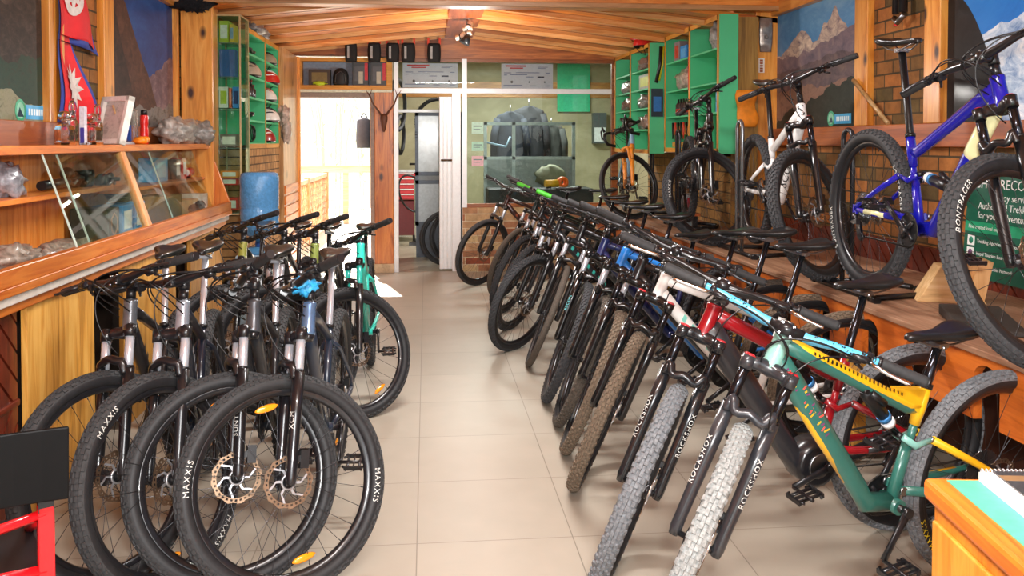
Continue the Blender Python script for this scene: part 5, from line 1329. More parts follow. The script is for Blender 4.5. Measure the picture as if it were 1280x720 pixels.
def bamboo(label, x, y, h, seed):
    rr = random.Random(seed); r = thing('bamboo_clump', label, 'bamboo', (x, y, 0), 0, None); b = MB()
    for k in range(9):
        ax, ay = rr.uniform(-.3, .3), rr.uniform(-.3, .3); hh = h*rr.uniform(.7, 1)
        b.tube([(ax, ay, 0), (ax*1.3, ay*1.3, hh*.6), (ax*2.2, ay*2, hh)], [.025, .02, .006], 6)
    b.build('canes', plain('#d6d2a6', .5), r); l = MB()
    for k in range(420):
        t = rr.uniform(.2, 1); a = rr.uniform(0, 6.28); d = rr.uniform(.1, .8)
        c = V((cos(a)*d, sin(a)*d, h*t)); e = V((cos(a*3), sin(a*3), -.6)).normalized(); s = e.cross(V((0, 0, 1))).normalized(); q = rr.uniform(.14, .26)
        l.add([c, c+e*q*.5+s*.022, c+e*q, c+e*q*.5-s*.022], [(0, 1, 2, 3)])
    o = l.build('leaves', plain('#c3cf98', .6, var=.2), r); return r
bamboo('bamboo clump in the sunny yard, nearest the doorway', -1.9, 18.0, 3.6, 1); bamboo('bamboo clump farther back at the right of the yard', -1.15, 19.5, 3.4, 2); bamboo('tall bamboo clump at the left of the yard', -3.9, 20.5, 3.8, 3)
struct(MB().bb(-7, 1, 23, 23.2, 0, 3.2).build('wall_far_yard', plain('#f4efe6', .8)))
b = MB(); b.loft([[(w*cos(a), d*sin(a), z) for a in [2*pi*q/12 for q in range(12)]] for z, w, d in ((0, .09, .05), (.1, .1, .06), (.34, .09, .06), (.38, .04, .03))]); b.tube([(-.04, 0, .38), (0, 0, .44), (.04, 0, .38)], .008, 6)
single(b, 'hanging_bag', plain('#5a5f68', .7), 'grey bag hung on the outside door leaf', 'bag', (-.775, 11.0, 1.45))
# ------------------------------------------------------------------ right side: platform, shelf bays, goods
PF = thing('wooden_platform', 'long orange wooden platform along the right wall carrying bikes', 'platform', (0, 0, 0))
X0 = 2.02; YN = 2.5
MB().bb(X0-.012, XR-.03, YN, YB-.07, .745, .77).build('deck', wood('#b08a6e', '#9a7459', '#76553d', 1, knots=False, rough=.6, coat=.05), PF, bev=.004)
b = MB(); slots = [2.96, 3.42, 3.80, 4.27, 4.74, 5.36, 5.97, 6.36, 7.05, 7.75, 8.46, 9.25]; zt, zb = .745, .50; y = YN
def slotpoly(a, c):
    return [(a, zb), (c, zb), (c, zt), (a, zt)]
for s in slots:
    if s-.075 > y: b.prism(slotpoly(y, s-.075), X0, X0+.035, 0, 'YZ')
    # arched head over the slot
    arc = [(s-.075+.075*(1-cos(t)), .66+.055*sin(t)) for t in [pi*i/10 for i in range(11)]]
    b.prism([(s-.075, zt), *arc, (s+.075, zt)], X0, X0+.035, 0, 'YZ'); y = s+.075
b.prism(slotpoly(y, YB-.07), X0, X0+.035, 0, 'YZ')
b.build('front_board', wood('#cf7028', '#bb5d1c', '#8a3f12', 1), PF)
for y in (YN+.05, 4.05, 5.65, 7.4, 9.0): MB().bb(X0+.035, X0+.1, y-.04, y+.04, 0, .745).build('leg', PLY(2), PF, bev=.004)
MB().bb(X0-.015, X0+.1, YN, YN+.1, 0, .74).build('corner_post', wood('#f2c27a', '#e2aa5a', '#bd8238', 2, knots=False), PF, bev=.004)
MB().bb(2.6, 2.66, YN, YB-.07, .0, .745).build('rear_bearer', plain('#4a2412', .7), PF)

# green shelf bays on the right
def bay(name, label, Xf, y0, y1, z0, z1, zs, mid, depth=.3):
    r = thing(name, label, 'shelf', (Xf, y0, z0)); L = y1-y0; H = z1-z0
    MB().bb(depth-.01, depth, 0, L, 0, H).build('back_panel', GREEN, r)
    MB().bb(.0, depth, 0, .02, 0, H).build('end_panel', GREEN, r)
    for y in [mid, L-.02]: MB().bb(0, depth-.01, y, y+.02, 0, H).build('upright', GREEN, r)
    for z in zs: MB().bb(.004, depth-.01, .02, L-.02, z, z+.015).build('shelf_board', GREEN, r)
    for y in (0, mid, L-.02): MB().bb(-.006, 0, y-.006, y+.028, -.03, H+.02).build('edge_strip', YELLOWWOOD(2), r)
    for z in (-.03, H-.02): MB().bb(-.006, 0, 0, L, z, z+.04).build('edge_strip', YELLOWWOOD(1), r)
    for y in (L*.1, L*.3, L*.62, L*.85):
        pass
    return r
BA = bay('shelf_unit', 'green shelf bay nearest the right pier with tool rows', 2.38, 6.95, 8.56, 1.46, 2.55, (0, .3, .55, .83), .78, .29)
BB_ = bay('shelf_unit', 'farther green shelf bay beside the glass partition', 2.23, 8.6, 10.2, 1.44, 2.5, (0, .2, .42, .62, .82), .8, .44)
struct(MB().bb(2.53, 2.71, 6.94, 7.0, .77, 2.55).build('trim_panel_green', wood('#a98440', '#94702f', '#6f511f', 2, knots=False)))
pp = MB().bb(2.38, 2.535, 6.925, 6.94, 1.43, 2.57); o = pp.build('end_board', GREEN); o.parent = BA; o.location = (-2.38, -6.95, -1.46)
pp = MB().bb(2.23, 2.38, 8.585, 8.6, 1.41, 2.52); o = pp.build('end_board', GREEN); o.parent = BB_; o.location = (-2.23, -8.6, -1.44)
struct(MB().bb(2.64, XR, 7.2, YB-.05, .771, 1.40).build('wall_shelf_backing', bricks('#8a6d3f', '#a8834a', '#4a3a22', .2, .09, rot=(R_(-90), R_(-90), 0))))
zA = lambda i: 1.46+(0, .3, .55, .83)[i]+.016; zB = lambda i: 1.44+(0, .2, .42, .62, .82)[i]+.016
for i in range(6):
    y = 7.9+i*.085; r = thing('oil_bottle', 'small dark red-labelled bottle in the row on green shelf', 'bottle', (2.45, y, zA(1)), 0, 'dark bottles in a row on the right green shelf')
    MB().lathe([(0, 0), (.026, 0), (.028, .01), (.028, .11), (.01, .135), (.009, .165), (0, .165)], 14).build('body', plain('#26201e', .35), r); MB().lathe([(.0285, .03), (.0285, .07)], 14).build('label_band', plain('#c0392b', .4), r)
r = thing('tool_board', 'yellow wood tool board holding a row of dark tools', 'tool rack', (2.44, 7.75, zA(0)))
MB().bb(0, .02, 0, .75, .12, .20).build('board', YELLOWWOOD(1), r); MB().bb(-.0, .12, 0, .75, .0, .05).build('foot', YELLOWWOOD(1), r)
for i in range(8): MB().tube([(-.015, .05+i*.09, .24), (-.015, .05+i*.09, .08)], [.012, .006], 8).build('tool', BLACK if i % 3 else plain('#c0392b', .4), r)
boxthing('product_box', 'bright blue box on the upper green shelf near the pier', 'box', 2.44, 2.6, 8.05, 8.25, zA(3), zA(3)+.14, plain('#2f86d0', .4), plain('#5aa5e0', .4), None, 'x-')
boxthing('product_box', 'pink and grey box beside the bright blue box', 'box', 2.44, 2.6, 8.28, 8.45, zA(3), zA(3)+.2, plain('#8a7a80', .5), plain('#c0392b', .4), None, 'x-')
boxthing('product_box', 'pale blue wrapped box in the bay next to the pier', 'box', 2.5, 2.7, 7.25, 7.4, zA(2)+.28, zA(2)+.45, plain('#3fa0cc', .4), plain('#8fc8de', .4), None, 'x-')
boxthing('product_box', 'cyan carton stacked low beside the green end panel, upper', 'box', 2.44, 2.6, 7.02, 7.2, zA(1)+.1, zA(1)+.24, plain('#1fa5e0', .4), plain('#63c3ea', .4), None, 'x-')
boxthing('product_box', 'cyan carton stacked low beside the green end panel, lower', 'box', 2.44, 2.6, 7.02, 7.2, zA(1)-.09+.09, zA(1)+.095, plain('#1a94d0', .4), plain('#63c3ea', .4), None, 'x-')
def heapbag(label, loc, r_, seed, col='#8f857b'): return bagpile('plastic_bag', label, loc, [((0, 0, r_[2]), r_), ((0, r_[1]*.5, r_[2]*.8), (r_[0]*.8, r_[1]*.6, r_[2]*.8))], '', plain(col, .3, var=.5, scale=28, bump=.9, coat=.5), seed)
heapbag('crumpled clear bags filling the shelf above the bottle row', (2.47, 8.1, zA(2)), (.07, .26, .10), 41, '#a3968a'); heapbag('silver plastic bag on the upper shelf next to the pier', (2.47, 7.2, zA(3)), (.07, .12, .12), 47, '#8d8a86')
heapbag('plastic bundle lying on top of the near green bay', (2.55, 7.6, 2.575), (.12, .3, .05), 52, '#7d766f'); heapbag('plastic bundle lying on top at the bay junction', (2.5, 8.4, 2.575), (.12, .2, .07), 55, '#8a7a70')
r = bpy.data.objects.new('dummy', None); bpy.data.objects.remove(r)
b = MB().bb(0, .015, 0, .02, 0, .3); single(b, 'red_strip', plain('#c9252c', .4), 'thin upright red strip at the middle upright of green bay', 'strip', (2.373, 7.75, 2.0))
for i, (y, k, c, l) in enumerate(((9.8, 1, '#5a4a42', 'brown bag heap on the second lowest shelf by the glass'), (9.8, 2, '#7a5a52', 'reddish bag heap on the middle shelf by the glass'), (9.8, 3, '#8a8580', 'grey glove heap on the upper shelf by the glass'), (9.0, 1, '#7d6a60', 'red and white bag heap low in farther bay'), (9.0, 2, '#6d6660', 'dark mesh bag heap midway in the farther bay'), (9.0, 4, '#6a5a55', 'dark red bag heap at the top of farther bay'))):
    heapbag(l, (2.31, y, zB(k)), (.07, .24, .075), 60+i*5, c)
boxthing('product_box', 'clear fronted box of lime and orange packets in farther bay', 'box', 2.27, 2.45, 8.75, 9.2, zB(3), zB(3)+.16, plain('#9aa5a0', .3), plain('#b8c84a', .4), None, 'x-')
# peaked cap helmet on top
r = helmet('red and white full-face style helmet atop the far green bay', (2.27, 8.9, 2.50), R_(200), RD, WH, 1.05)
MB().tube([(.10, -.09, .07), (.19, 0, .10), (.10, .09, .07)], [.012, .02, .012], 8, flat=.3).build('visor', RD, r)
r = thing('bike_pump', 'black and lime tube hung on the green end board between bays', 'pump', (2.31, 8.57, 2.1))
MB().tube([(.03, 0, .38), (.02, 0, .2), (-.02, 0, .02)], .018, 10).build('barrel', BLACK, r); MB().tube([(.055, .0, .38), (.045, 0, .2), (.01, 0, .04)], .011, 8).build('lime_tube', plain('#c8d02a', .4), r)
b = MB().bb(-.06, .06, -.01, .01, 0, .28); b.bb(-.04, .04, -.012, -.01, .05, .2, 1); single(b, 'flat_packet', [plain('#22303c', .4), plain('#2f6fb8', .4)], 'dark blue packet hung below the lime tube', 'packet', (2.30, 8.565, 1.78))
b = MB(); rings = []
for i in range(9):
    z = -.30*i/8; w_ = .085+.01*sin(i*1.3); rings.append([(w_*(abs(cos(a))**.5)*(1 if cos(a) > 0 else -1)+.01*sin(z*20), .022*sin(a)+.008*sin(z*30), z) for a in [2*pi*q/16 for q in range(16)]])
b.loft(rings); o = single(b, 'cloth_bag', plain('#ea8a1c', .7, var=.2, scale=14, bump=.5), 'orange cloth bag hung on the brown panel beside the green shelves', 'bag', (2.60, 6.9, 1.95))
b = MB(); b.loft([[(.06*w*cos(a), .01*sin(a), z) for a in [2*pi*q/10 for q in range(10)]] for z, w in ((0, .9), (-.1, 1), (-.2, .95), (-.28, .8))]); b.lathe([(.008, -.014), (.02, -.014), (.02, -.01), (.008, -.01)], 14, 1, 'Y', c=(0, 0, -.16), closed=True)
single(b, 'foil_packet', [plain('#b9b0a8', .25, .6, var=.3, scale=20, bump=.5), plain('#6a625a', .3)], 'silver packet pinned high on the right pier', 'packet', (2.79, 6.985, 2.55))
b = MB().bb(-.025, .025, -.002, 0, -.12, .0); 
for i in range(5): b.bb(-.015, .012, -.003, -.002, -.115+i*.022, -.1+i*.022, 1)
single(b, 'sticker', [plain('#efe6dc', .4), plain('#a0522d', .4)], 'white vertical sticker on the right pier below the silver packet', 'sticker', (2.76, 6.997, 2.22))
# brick panel objects
b = MB().tube([(-.04, .24, .18), (-.02, -.17, -.118)], .014, 8); single(b, 'wooden_stick', wood('#c9a878', '#b08c5c', '#86653c', 2, knots=False), 'pale wooden stick leaning across the brick between the posters', 'stick', (2.87, 5.33, 1.76))
r = thing('suspension_fork', 'black suspension fork with green letters hung on the brick panel', 'fork', (2.83, 5.0, 2.24))
MB().tube([(0, .05, .06), (0, .05, .7)], .022, 12).build('leg', SATIN, r); MB().tube([(0, -.03, .06), (0, -.03, .7)], .026, 12).build('leg', SATIN, r)
MB().tube([(0, .07, .04), (0, .03, .01), (0, -.05, .05)], .018, 8).build('dropout', STEEL, r); MB().tube([(-.0, .05, .0), (0, .05, -.01)], .012, 8).build('red_knob', plain('#d8282a', .3), r)
tm = text_mb('RIC', .075, .0005); mx = frame_mx((-.0275, -.03, .36), (0, 0, 1), (0, 1, 0)); MB().raw(tm, mx).build('green_letters', plain('#5bd81f', .5), r)
# recommendation banner
r = thing('recommendation_banner', 'dark green recommendation banner behind the blue bike front wheel', 'banner', (XR-.035, 4.02, .82))
tilt = MX.Rotation(R_(4), 4, 'Y')
W, H = .78, .56
MB().bb(-.006, 0, -W/2, W/2, 0, H).build('panel', [plain('#0d5a45', .4)], r, matrix=tilt); MB().bb(-.0066, -.006, -W/2, W/2, .235, .29).build('light_band', plain('#1f9a6c', .4), r, matrix=tilt)
def line(txt, s, y, z, m, nm, al='CENTER'):
    tm = text_mb(txt, s, .0003, al); mx = tilt @ frame_mx((-.0075, y, z), (0, -1, 0), (0, 0, 1)); return MB().raw(tm, mx).build(nm, m, r)
WT = plain('#f0f4f0', .5)
line('HIGHLY RECOMMENDED', .072, 0, .49, WT, 'heading'); line('Enjoy service of', .05, 0, .425, WT, 'text_line'); line('Authorized Trekking Agency', .05, 0, .375, WT, 'text_line'); line('for your Adventure in Nepal', .05, 0, .325, WT, 'text_line')
line('Find trusted local experts', .028, .36, .262, WT, 'text_line', 'LEFT')
for i, (tt, c) in enumerate((('Trekking Agencies Association', '#2f8a6c'), ('Nepal Tourism Board', '#6a3a6a'), ('Himalayan Guides Network', '#b03030'))):
    z = .19-i*.065; MB().bb(-.0072, -.0066, .30, .36, z-.027, z+.027).build('logo_tile', plain('#e8ece8', .5), r, matrix=tilt); MB().lathe([(0, -.0078), (.018, -.0078), (.018, -.0072), (0, -.0072)], 16, axis='X', c=(0, .33, z)).build('logo_mark', plain(c, .5), r, matrix=tilt)
    line(tt, .026, .28, z, WT, 'text_line', 'LEFT')
# bike stands: tall hoops on feet
def hoop(label, x, y, h, rz, m=None):
    r = thing('bike_stand', label, 'bike stand', (x, y, .77), R_(rz), 'hoop bike stands on the platform'); w_ = .05; m = m or plain('#3a3a3d', .25, .6)
    for k in (-1, 1):
        pass
    pts = [(0, -w_, .012)]+[(0, -w_, h-.05)]+[(0, -w_*cos(t), h-.05+.05*sin(t)) for t in [pi*i/10 for i in range(1, 10)]]+[(0, w_, h-.05), (0, w_, .012)]
    MB().tube(pts, .0125, 12).build('hoop', m, r)
    b = MB(); b.tube([(-.02, -.30, .014), (-.02, .30, .014)], .014, 10); b.build('foot', BLACK, r)
    MB().tube([(-.02, -.28, .014), (.28, -.2, .014), (.36, -.02, .014)], .014, 10).build('foot', BLACK, r); MB().tube([(-.02, .28, .014), (.28, .2, .014), (.36, .02, .014)], .014, 10).build('foot', BLACK, r)
    for s in (-1, 1): MB().tube([(-.02, s*.30, .014), (-.02, s*.34, .014)], .02, 10).build('end_cap', BLACK, r)
    return r
hoop('chrome-edged hoop stand holding the blue bike rear wheel', 2.12, 4.22, .82, 0); hoop('grey hoop stand holding the white bike rear wheel', 2.12, 5.75, .9, 0, plain('#8d9094', .25, .8)); hoop('black hoop stand behind the black trail bike', 2.22, 7.55, .86, 0); hoop('black hoop stand beside the drop bar bike', 2.3, 8.75, .86, 0)
# timber wedge, rubber ramp, bottle, can
r = thing('wooden_block', 'pale plywood prop block leaning behind the blue bike front wheel', 'block', (2.50, 3.95, .77), R_(-20))
MB().prism([(-.16, 0), (.14, 0), (.02, .17), (-.06, .17)], -.1, .06, 0, 'XZ').build('block', wood('#f0cd98', '#e2b87c', '#c0925a', 0, knots=False, rough=.6), r, bev=.003); MB().prism([(.04, 0), (.12, 0), (.16, .2), (.1, .2)], -.12, .08, 0, 'XZ').build('brace', wood('#dfae72', '#cf9a5c', '#a9763c', 2, knots=False, rough=.6), r)
b = MB().prism([(-.22, .005), (.2, .005), (.2, .05), (-.2, .02)], -.12, .12, 0, 'XZ'); single(b, 'rubber_ramp', plain('#3a3632', .7), 'dark rubber ramp under the blue bike front wheel', 'ramp', (2.28, 3.38, .77), R_(70), None, .004)
r = thing('water_bottle', 'clear plastic water bottle with blue label behind the black bike wheel', 'bottle', (2.36, 7.68, .77))
MB().lathe([(0, 0), (.03, 0), (.034, .01), (.034, .12), (.03, .15), (.012, .19), (.012, .205)], 18).build('bottle', clear('#bcd4dd', .05, .5), r); MB().lathe([(.0345, .05), (.0345, .11)], 18).build('label_band', plain('#2aa0dc', .4), r); MB().lathe([(.014, .2), (.014, .22), (0, .222)], 14).build('cap', plain('#dfe8ec', .4), r)
r = thing('plank_ledge', 'short dark plank ledge fixed low under the green bay', 'ledge', (2.3, 7.75, .87)); MB().bb(0, .11, -.25, .25, 0, .025).build('plank', PINE_DARK(1), r); MB().bb(.06, .10, -.2, -.17, -.1, 0).build('bracket', BLACK, r); MB().bb(.06, .10, .17, .2, -.1, 0).build('bracket', BLACK, r)
boxthing('spray_can_box', 'white, red and blue little box on the low plank ledge', 'box', 2.31, 2.38, 7.60, 7.72, .896, 1.06, plain('#d9e2ea', .4), plain('#c92a3a', .4), None, 'y-')

# drop-bar bike beyond, blue frame and orange fork
G2 = dict(wb=1.0, ha=72, ac=.39, bw=.42, R=.34, bb=.275, ht=.15, cs=.42, rt=.02, off=.05, stem=.09)
def gravel():
    g = bike_geo(sadz=.96, bh=.03, **G2)
    root, g, S, h, f = make_bike('blue drop bar bike with orange fork at far end of platform', 2.1, 8.95, 262, -62, 0, .96, .03, .77, 0, ov=G2, paint=P('#7fa8c4', .35), accent=P('#40607a'), tread=T_DK, fork_paint=P('#e08a2c', .35), stan=P('#e08a2c', .35), crownp=P('#e08a2c'), text=None, group=GPN, knob=0, tw=.04, bar=BLACK, name='road_bike')
    for s in (1, -1):
        MB().tube([(.0, s*.2, 0), (.05, s*.21, .0), (.1, s*.21, -.02), (.11, s*.21, -.07), (.06, s*.215, -.12), (-.03, s*.22, -.125)], .015, 10).build('drop', BLACK, h)
        MB().tube([(.1, s*.21, -.0), (.13, s*.21, .045), (.14, s*.21, .0), (.13, s*.21, -.09)], [.014, .014, .01, .006], 8).build('hood_lever', BLACK, h)
# ------------------------------------------------------------------ bikes
def P(h, r=.28, c=.6, m=0.): return plain(h, r, m, var=.06, coat=c)
T_GREY = plain('#6d6f72', .85, var=.35, scale=120); T_DUST = plain('#6b5c4c', .9, var=.35, scale=120); T_DK = plain('#38383a', .8, var=.3, scale=90); T_BRN = plain('#51483f', .85, var=.3, scale=100)
T_PALE = plain('#8a8c8a', .9, var=.3, scale=120)
SILV = plain('#d3d7e0', .22, .55, var=.05, coat=.4); DKST = plain('#3b3c42', .15, .9)
MID = dict(wb=1.18, ha=67, ac=.53, bw=.78, R=.37, bb=.33)
GL = 'mountain bikes parked in the left rows'; GR = 'mountain bikes leaning in the right row'; GP = 'bikes displayed on the wooden platform'
AMB = [1.75, 4.85]
# left, front four
make_bike('black hardtail at far left of front row, nearest the wooden counter', -1.125, 3.852, 274.5, -39, -1.6, 1.0, .069, paint=P('#17181b'), head=plain('#6d7278', .3, .6, coat=.3), crown_ring=BLACK, accent=P('#2a2b2f'), stan=SILV, fork_paint=P('#18181a'), text='MAXXIS', group=GL, post=SILV, third=None, refl=None, stemcol=BLACK)
make_bike('dark hardtail with white-patched head tube, second from the counter', -.971, 3.795, 276.7, -36.7, .6, 1.023, .065, paint=P('#1d2330'), head=plain('#a9b0bb', .25, .6, coat=.3), crown_ring=BLACK, accent=P('#c9ced6'), stan=SILV, fork_paint=P('#1a1a1d'), text='MAXXIS', twist=-.55, group=GL, post=SILV, refl=[4.85])
make_bike('grey hardtail with shield badge on head tube and copper brake disc', -.653, 3.814, 271.9, -69.8, -.85, 1.0, .062, paint=P('#24262a', .32), head=plain('#5d6065', .3, .6, coat=.3), crown_ring=BLACK, accent=P('#24262a'), stan=SILV, fork_paint=P('#17171a'), group=GL, post=SILV, refl=[1.75], fork_text='SUNTOUR')
L4_ = make_bike('hardtail with light blue wrapped stem and two orange reflectors, nearest front wheel', -.44, 3.748, 268.5, -63.2, .93, .99, .062, paint=P('#26303f', .28), head=plain('#6f8fb8', .22, .6, coat=.4), crown_ring=BLACK, accent=P('#c7ccd4'), stan=SILV, fork_paint=P('#16161a'), text='MAXXIS', group=GL, post=SILV, refl=[1.62, 4.76], fork_text='XCM')
# left, second row
make_bike('olive headed bike in the second left row, beside the blue water jug', -1.087, 5.751, 269.8, -46.7, 0, .94, .07, paint=P('#1d1e1c'), head=P('#8a8a3e'), crown_ring=BLACK, accent=P('#303030'), group=GL, stan=SILV)
make_bike('black bike in second left row, right of the water jug', -.841, 5.713, 269.4, -48.4, 0, .94, .062, paint=P('#1c1d20'), crown_ring=BLACK, accent=P('#6b6d70'), group=GL, stan=SILV)
make_bike('olive green headed bike in front of the bright doorway', -.641, 5.629, 268.4, -51, 0, .94, .054, paint=P('#1d1f1c'), head=P('#7d8a44'), crown_ring=BLACK, accent=P('#2b2b2b'), group=GL, stan=SILV)
make_bike('turquoise framed bike with black fork at the aisle end of the second row', -.377, 5.625, 271, -56.9, -1.2, .93, .017, paint=P('#35c9b4'), crown_ring=BLACK, accent=P('#0f2a2a'), group=GL, stan=P('#2fb7a6'), refl=[4.4], fork_paint=P('#1a1a1c'))
# right row, near to far
A_ = make_bike('teal and yellow full-suspension bike with light blue handlebar, nearest the desk', 1.524, 2.756, 195.3, 48.8, 5.3, .871, .007, ov=dict(wb=1.23, ha=65.5, ac=.55, bw=.8, bb=.34, cs=.44, R=.37), fs=True, rtext='MAXXIS', letter=plain('#e8d21c', .5), rtwist=.9, post=DKST, paint=P('#2f6a5f', .3), head=P('#86b7aa', .3), accent=P('#e9b21a', .35), third=BLACK,
  tread=T_PALE, rtread=T_GREY, fork_text='ROCKSHOX', fork_paint=P('#2c2d31', .3), stan=DKST, bar=P('#58c1ee', .35), group=GR, tw=.06, knob=.0045, crank=1.0, rocker=P('#7fb8ad', .3), lever=CHROME, text=None)
make_bike('red full-suspension electric bike with black motor, beside the teal bike', 1.457, 3.149, 194.1, 52.1, 4.1, .971, .072, ov=dict(wb=1.22, ha=66, ac=.55, bw=.78, bb=.34, R=.37), fs=True, motor=True, key='e', paint=P('#8c0f1a', .25), accent=P('#26262a', .35), third=SATIN,
  tread=T_GREY, fork_text='ROCKSHOX', fork_paint=P('#1b1c1f', .25), stan=DKST, post=DKST, group=GR, tw=.062, knob=.005, crank=.3, crown_ring=P('#c52a30'), lever=CHROME)
make_bike('white and mint bike with red crown rings, third from the desk', 1.509, 3.897, 185.1, 63, 5.4, 1.032, .114, ov=MID, paint=P('#e8e6e2', .35), accent=P('#7fcabb'), tread=T_DUST, rtread=T_DUST, fork_paint=P('#151517', .22), stan=DKST, post=DKST, group=GR, crown_ring=P('#c52a30'), knob=.0045)
make_bike('black bike with dusty brown tread, fourth in the right row', 1.533, 4.324, 183, 73.3, 3.1, 1.038, .105, ov=MID, crown_ring=BLACK, paint=P('#1c1c1f'), accent=P('#8a8c90'), tread=T_DUST, rtread=T_DUST, fork_paint=P('#131315', .22), stan=DKST, post=DKST, group=GR, knob=.0045)
make_bike('bike with bright blue downtube half hidden behind the dusty-tyred pair', 1.546, 4.773, 186.3, 74.1, 2.1, .992, .089, ov=MID, crown_ring=BLACK, paint=P('#2b86e0'), accent=P('#0f3a78'), tread=T_BRN, fork_paint=P('#141416', .25), stan=SILV, post=DKST, group=GR)
make_bike('navy framed bike with cyan fork lettering in the right row', 1.508, 5.316, 195.8, 66, 2.1, .92, .089, ov=MID, crown_ring=BLACK, paint=P('#1d2a5c'), accent=P('#12183a'), tread=T_DK, fork_text='RECON', fork_letter=plain('#7fe0e6', .4), fork_paint=P('#101012', .22), stan=SILV, post=DKST, group=GR)
make_bike('black bike with smooth narrow front tyre turned edge-on', 1.531, 5.983, 185.3, 76, 1.8, .977, .078, ov=MID, crown_ring=BLACK, paint=P('#18181a'), accent=P('#555555'), tread=T_BRN, fork_paint=P('#1a1a1c'), stan=SILV, post=DKST, group=GR, knob=0, tw=.045, grip=plain('#47b52e', .5))
make_bike('black bike with open knobbly front wheel and black fork mid row', 1.437, 6.352, 182.7, 45.9, 1.2, 1.017, .088, ov=MID, crown_ring=BLACK, paint=P('#202125'), accent=P('#3aa89a'), tread=T_DK, fork_paint=P('#151517'), stan=SILV, post=DKST, group=GR, text=None)
make_bike('dark bike with green grips towards the far end of the right row', 1.49, 7.05, 182, 56, 1.2, 1.0, .085, ov=MID, crown_ring=BLACK, paint=P('#16171a'), accent=P('#2f9a4a'), tread=T_DK, fork_paint=P('#151517'), stan=SILV, post=DKST, group=GR, grip=plain('#55c83a', .5))
make_bike('black bike hidden behind green grips, third from the glass partition', 1.5, 7.75, 182, 58, 1.2, 1.0, .085, ov=MID, crown_ring=BLACK, paint=P('#222428'), accent=P('#8a3a3a'), tread=T_DK, fork_paint=P('#151517'), stan=SILV, post=DKST, group=GR)
make_bike('dark bike second from the brick half wall at the row end', 1.537, 8.467, 181.3, 56.2, 1.6, 1.02, .085, ov=MID, crown_ring=BLACK, paint=P('#1b2b2c'), accent=P('#2fa39a'), tread=T_BRN, fork_paint=P('#151517'), stan=SILV, post=DKST, group=GR, knob=0)
make_bike('last dark bike of the row, front wheel against brick half wall', 1.327, 9.245, 181.9, 39.6, .9, 1.0, .077, ov=MID, crown_ring=BLACK, paint=P('#3a1f1c'), accent=P('#9a4a2a'), tread=T_DK, fork_paint=P('#151517'), stan=SILV, post=DKST, group=GR, knob=0)
# on the platform
TR = dict(wb=1.2, ha=66, ac=.55, bw=.78, bb=.34, R=.37); T2 = dict(wb=1.17, ha=66, ac=.53, bw=.76, bb=.34)
P1_ = make_bike('glossy blue full-suspension bike with cream panels on the platform', 2.049, 3.475, 269.1, -72.8, .6, 1.101, .069, .785, .06, ov=TR, fs=True, key='v', paint=P('#17199a', .2), accent=P('#e9e6b0', .35), third=BLACK, tread=T_DK, fork_paint=P('#141417', .3), stan=DKST, text='BONTRAGER', group=GP, crown_ring=P('#c52a30'), tw=.062, knob=.005, post=BLACK, twist=-.5)
P2_ = make_bike('white full-suspension bike with black fork on platform beside right pier', 2.179, 5.291, 265, -50.6, -.3, 1.045, .131, .785, .06, ov=T2, fs=True, key='v', paint=P('#e6e4e2', .3), accent=P('#e6e4e2', .3), third=BLACK, tread=T_DK, fork_paint=P('#161618', .3), stan=DKST, group=GP, tw=.062, knob=.005, crown_ring=P('#c52a30'))
P3_ = make_bike('black trail bike on platform before the green shelves', 2.18, 6.918, 261.8, -67.7, 1.4, .98, .112, .785, .06, ov=T2, fs=True, key='v', paint=P('#1a1a1c', .3), accent=P('#1f1f22', .3), third=BLACK, tread=T_DK, fork_paint=P('#161618', .3), stan=DKST, text='MAXXIS', group=GP, tw=.062, knob=.005)
GPN = GP
gravel()
# lettering and emblem on the white bike, text on the light blue handlebar
root, g, S, h, f = P2_
def side_text(root, g, txt, a, b_, size, off, mat, nm, side=1, up=None):
    """lettering along the line a->b on one side of the frame"""
    a, b_ = V(a), V(b_); d = (b_-a).normalized(); m = (a+b_)/2
    x = d if side > 0 else -d
    if side > 0: x = d
    y = V((0, side, 0)).cross(x) if True else up
    mx = MX((x, y, V((0, side, 0)))).transposed().to_4x4(); mx.translation = m+V((0, side*off, 0))
    return MB().raw(text_mb(txt, size, .0004), mx).build(nm, mat, [c for c in root.children if c.name.startswith('frame')][0])
BLK = plain('#151515', .4)
fr2 = [c for c in root.children if c.name.startswith('frame')][0]
def wrap_text(txt, size, c, along, out, a0, ra, rb, mat, nm, parent, upright=False):
    """lettering wrapped on a round tube through c; out = reference outward direction, angles turn from it towards -Y"""
    along = V(along).normalized(); out = V(out); out = (out-along*(out @ along)).normalized(); Y = V((0, 1, 0)); vs = []
    tm = text_mb(txt, size)
    for p in tm.v:
        s_, t_ = (p[1], p[0]) if upright else (p[0], -p[1])
        a = R_(a0)-t_/((ra+rb)/2)
        vs.append(V(c)+along*s_+out*(cos(a)*ra*1.03)-Y*(sin(a)*rb*1.03))
    return MB().add(vs, tm.f).build(nm, mat, parent)
wrap_text('S', .105, (g['Hb']+g['Ht'])/2+g['u']*.012, g['u'], g['n'], 28, .0275, .0275, BLK, 'head_emblem', fr2, True)
d0 = g['Hb']+g['u']*.04-g['n']*.006; e = g['BB']+V((.11, 0, .02)); dd = (d0-e).normalized()
pr = V((dd.z, 0, -dd.x)); wrap_text('SCOTT', .085, e.lerp(d0, .42), dd, pr, 48, .040, .030, plain('#2a2a2c', .4), 'lettering', fr2)
root, g, S, h, f = A_
b = MB(); 
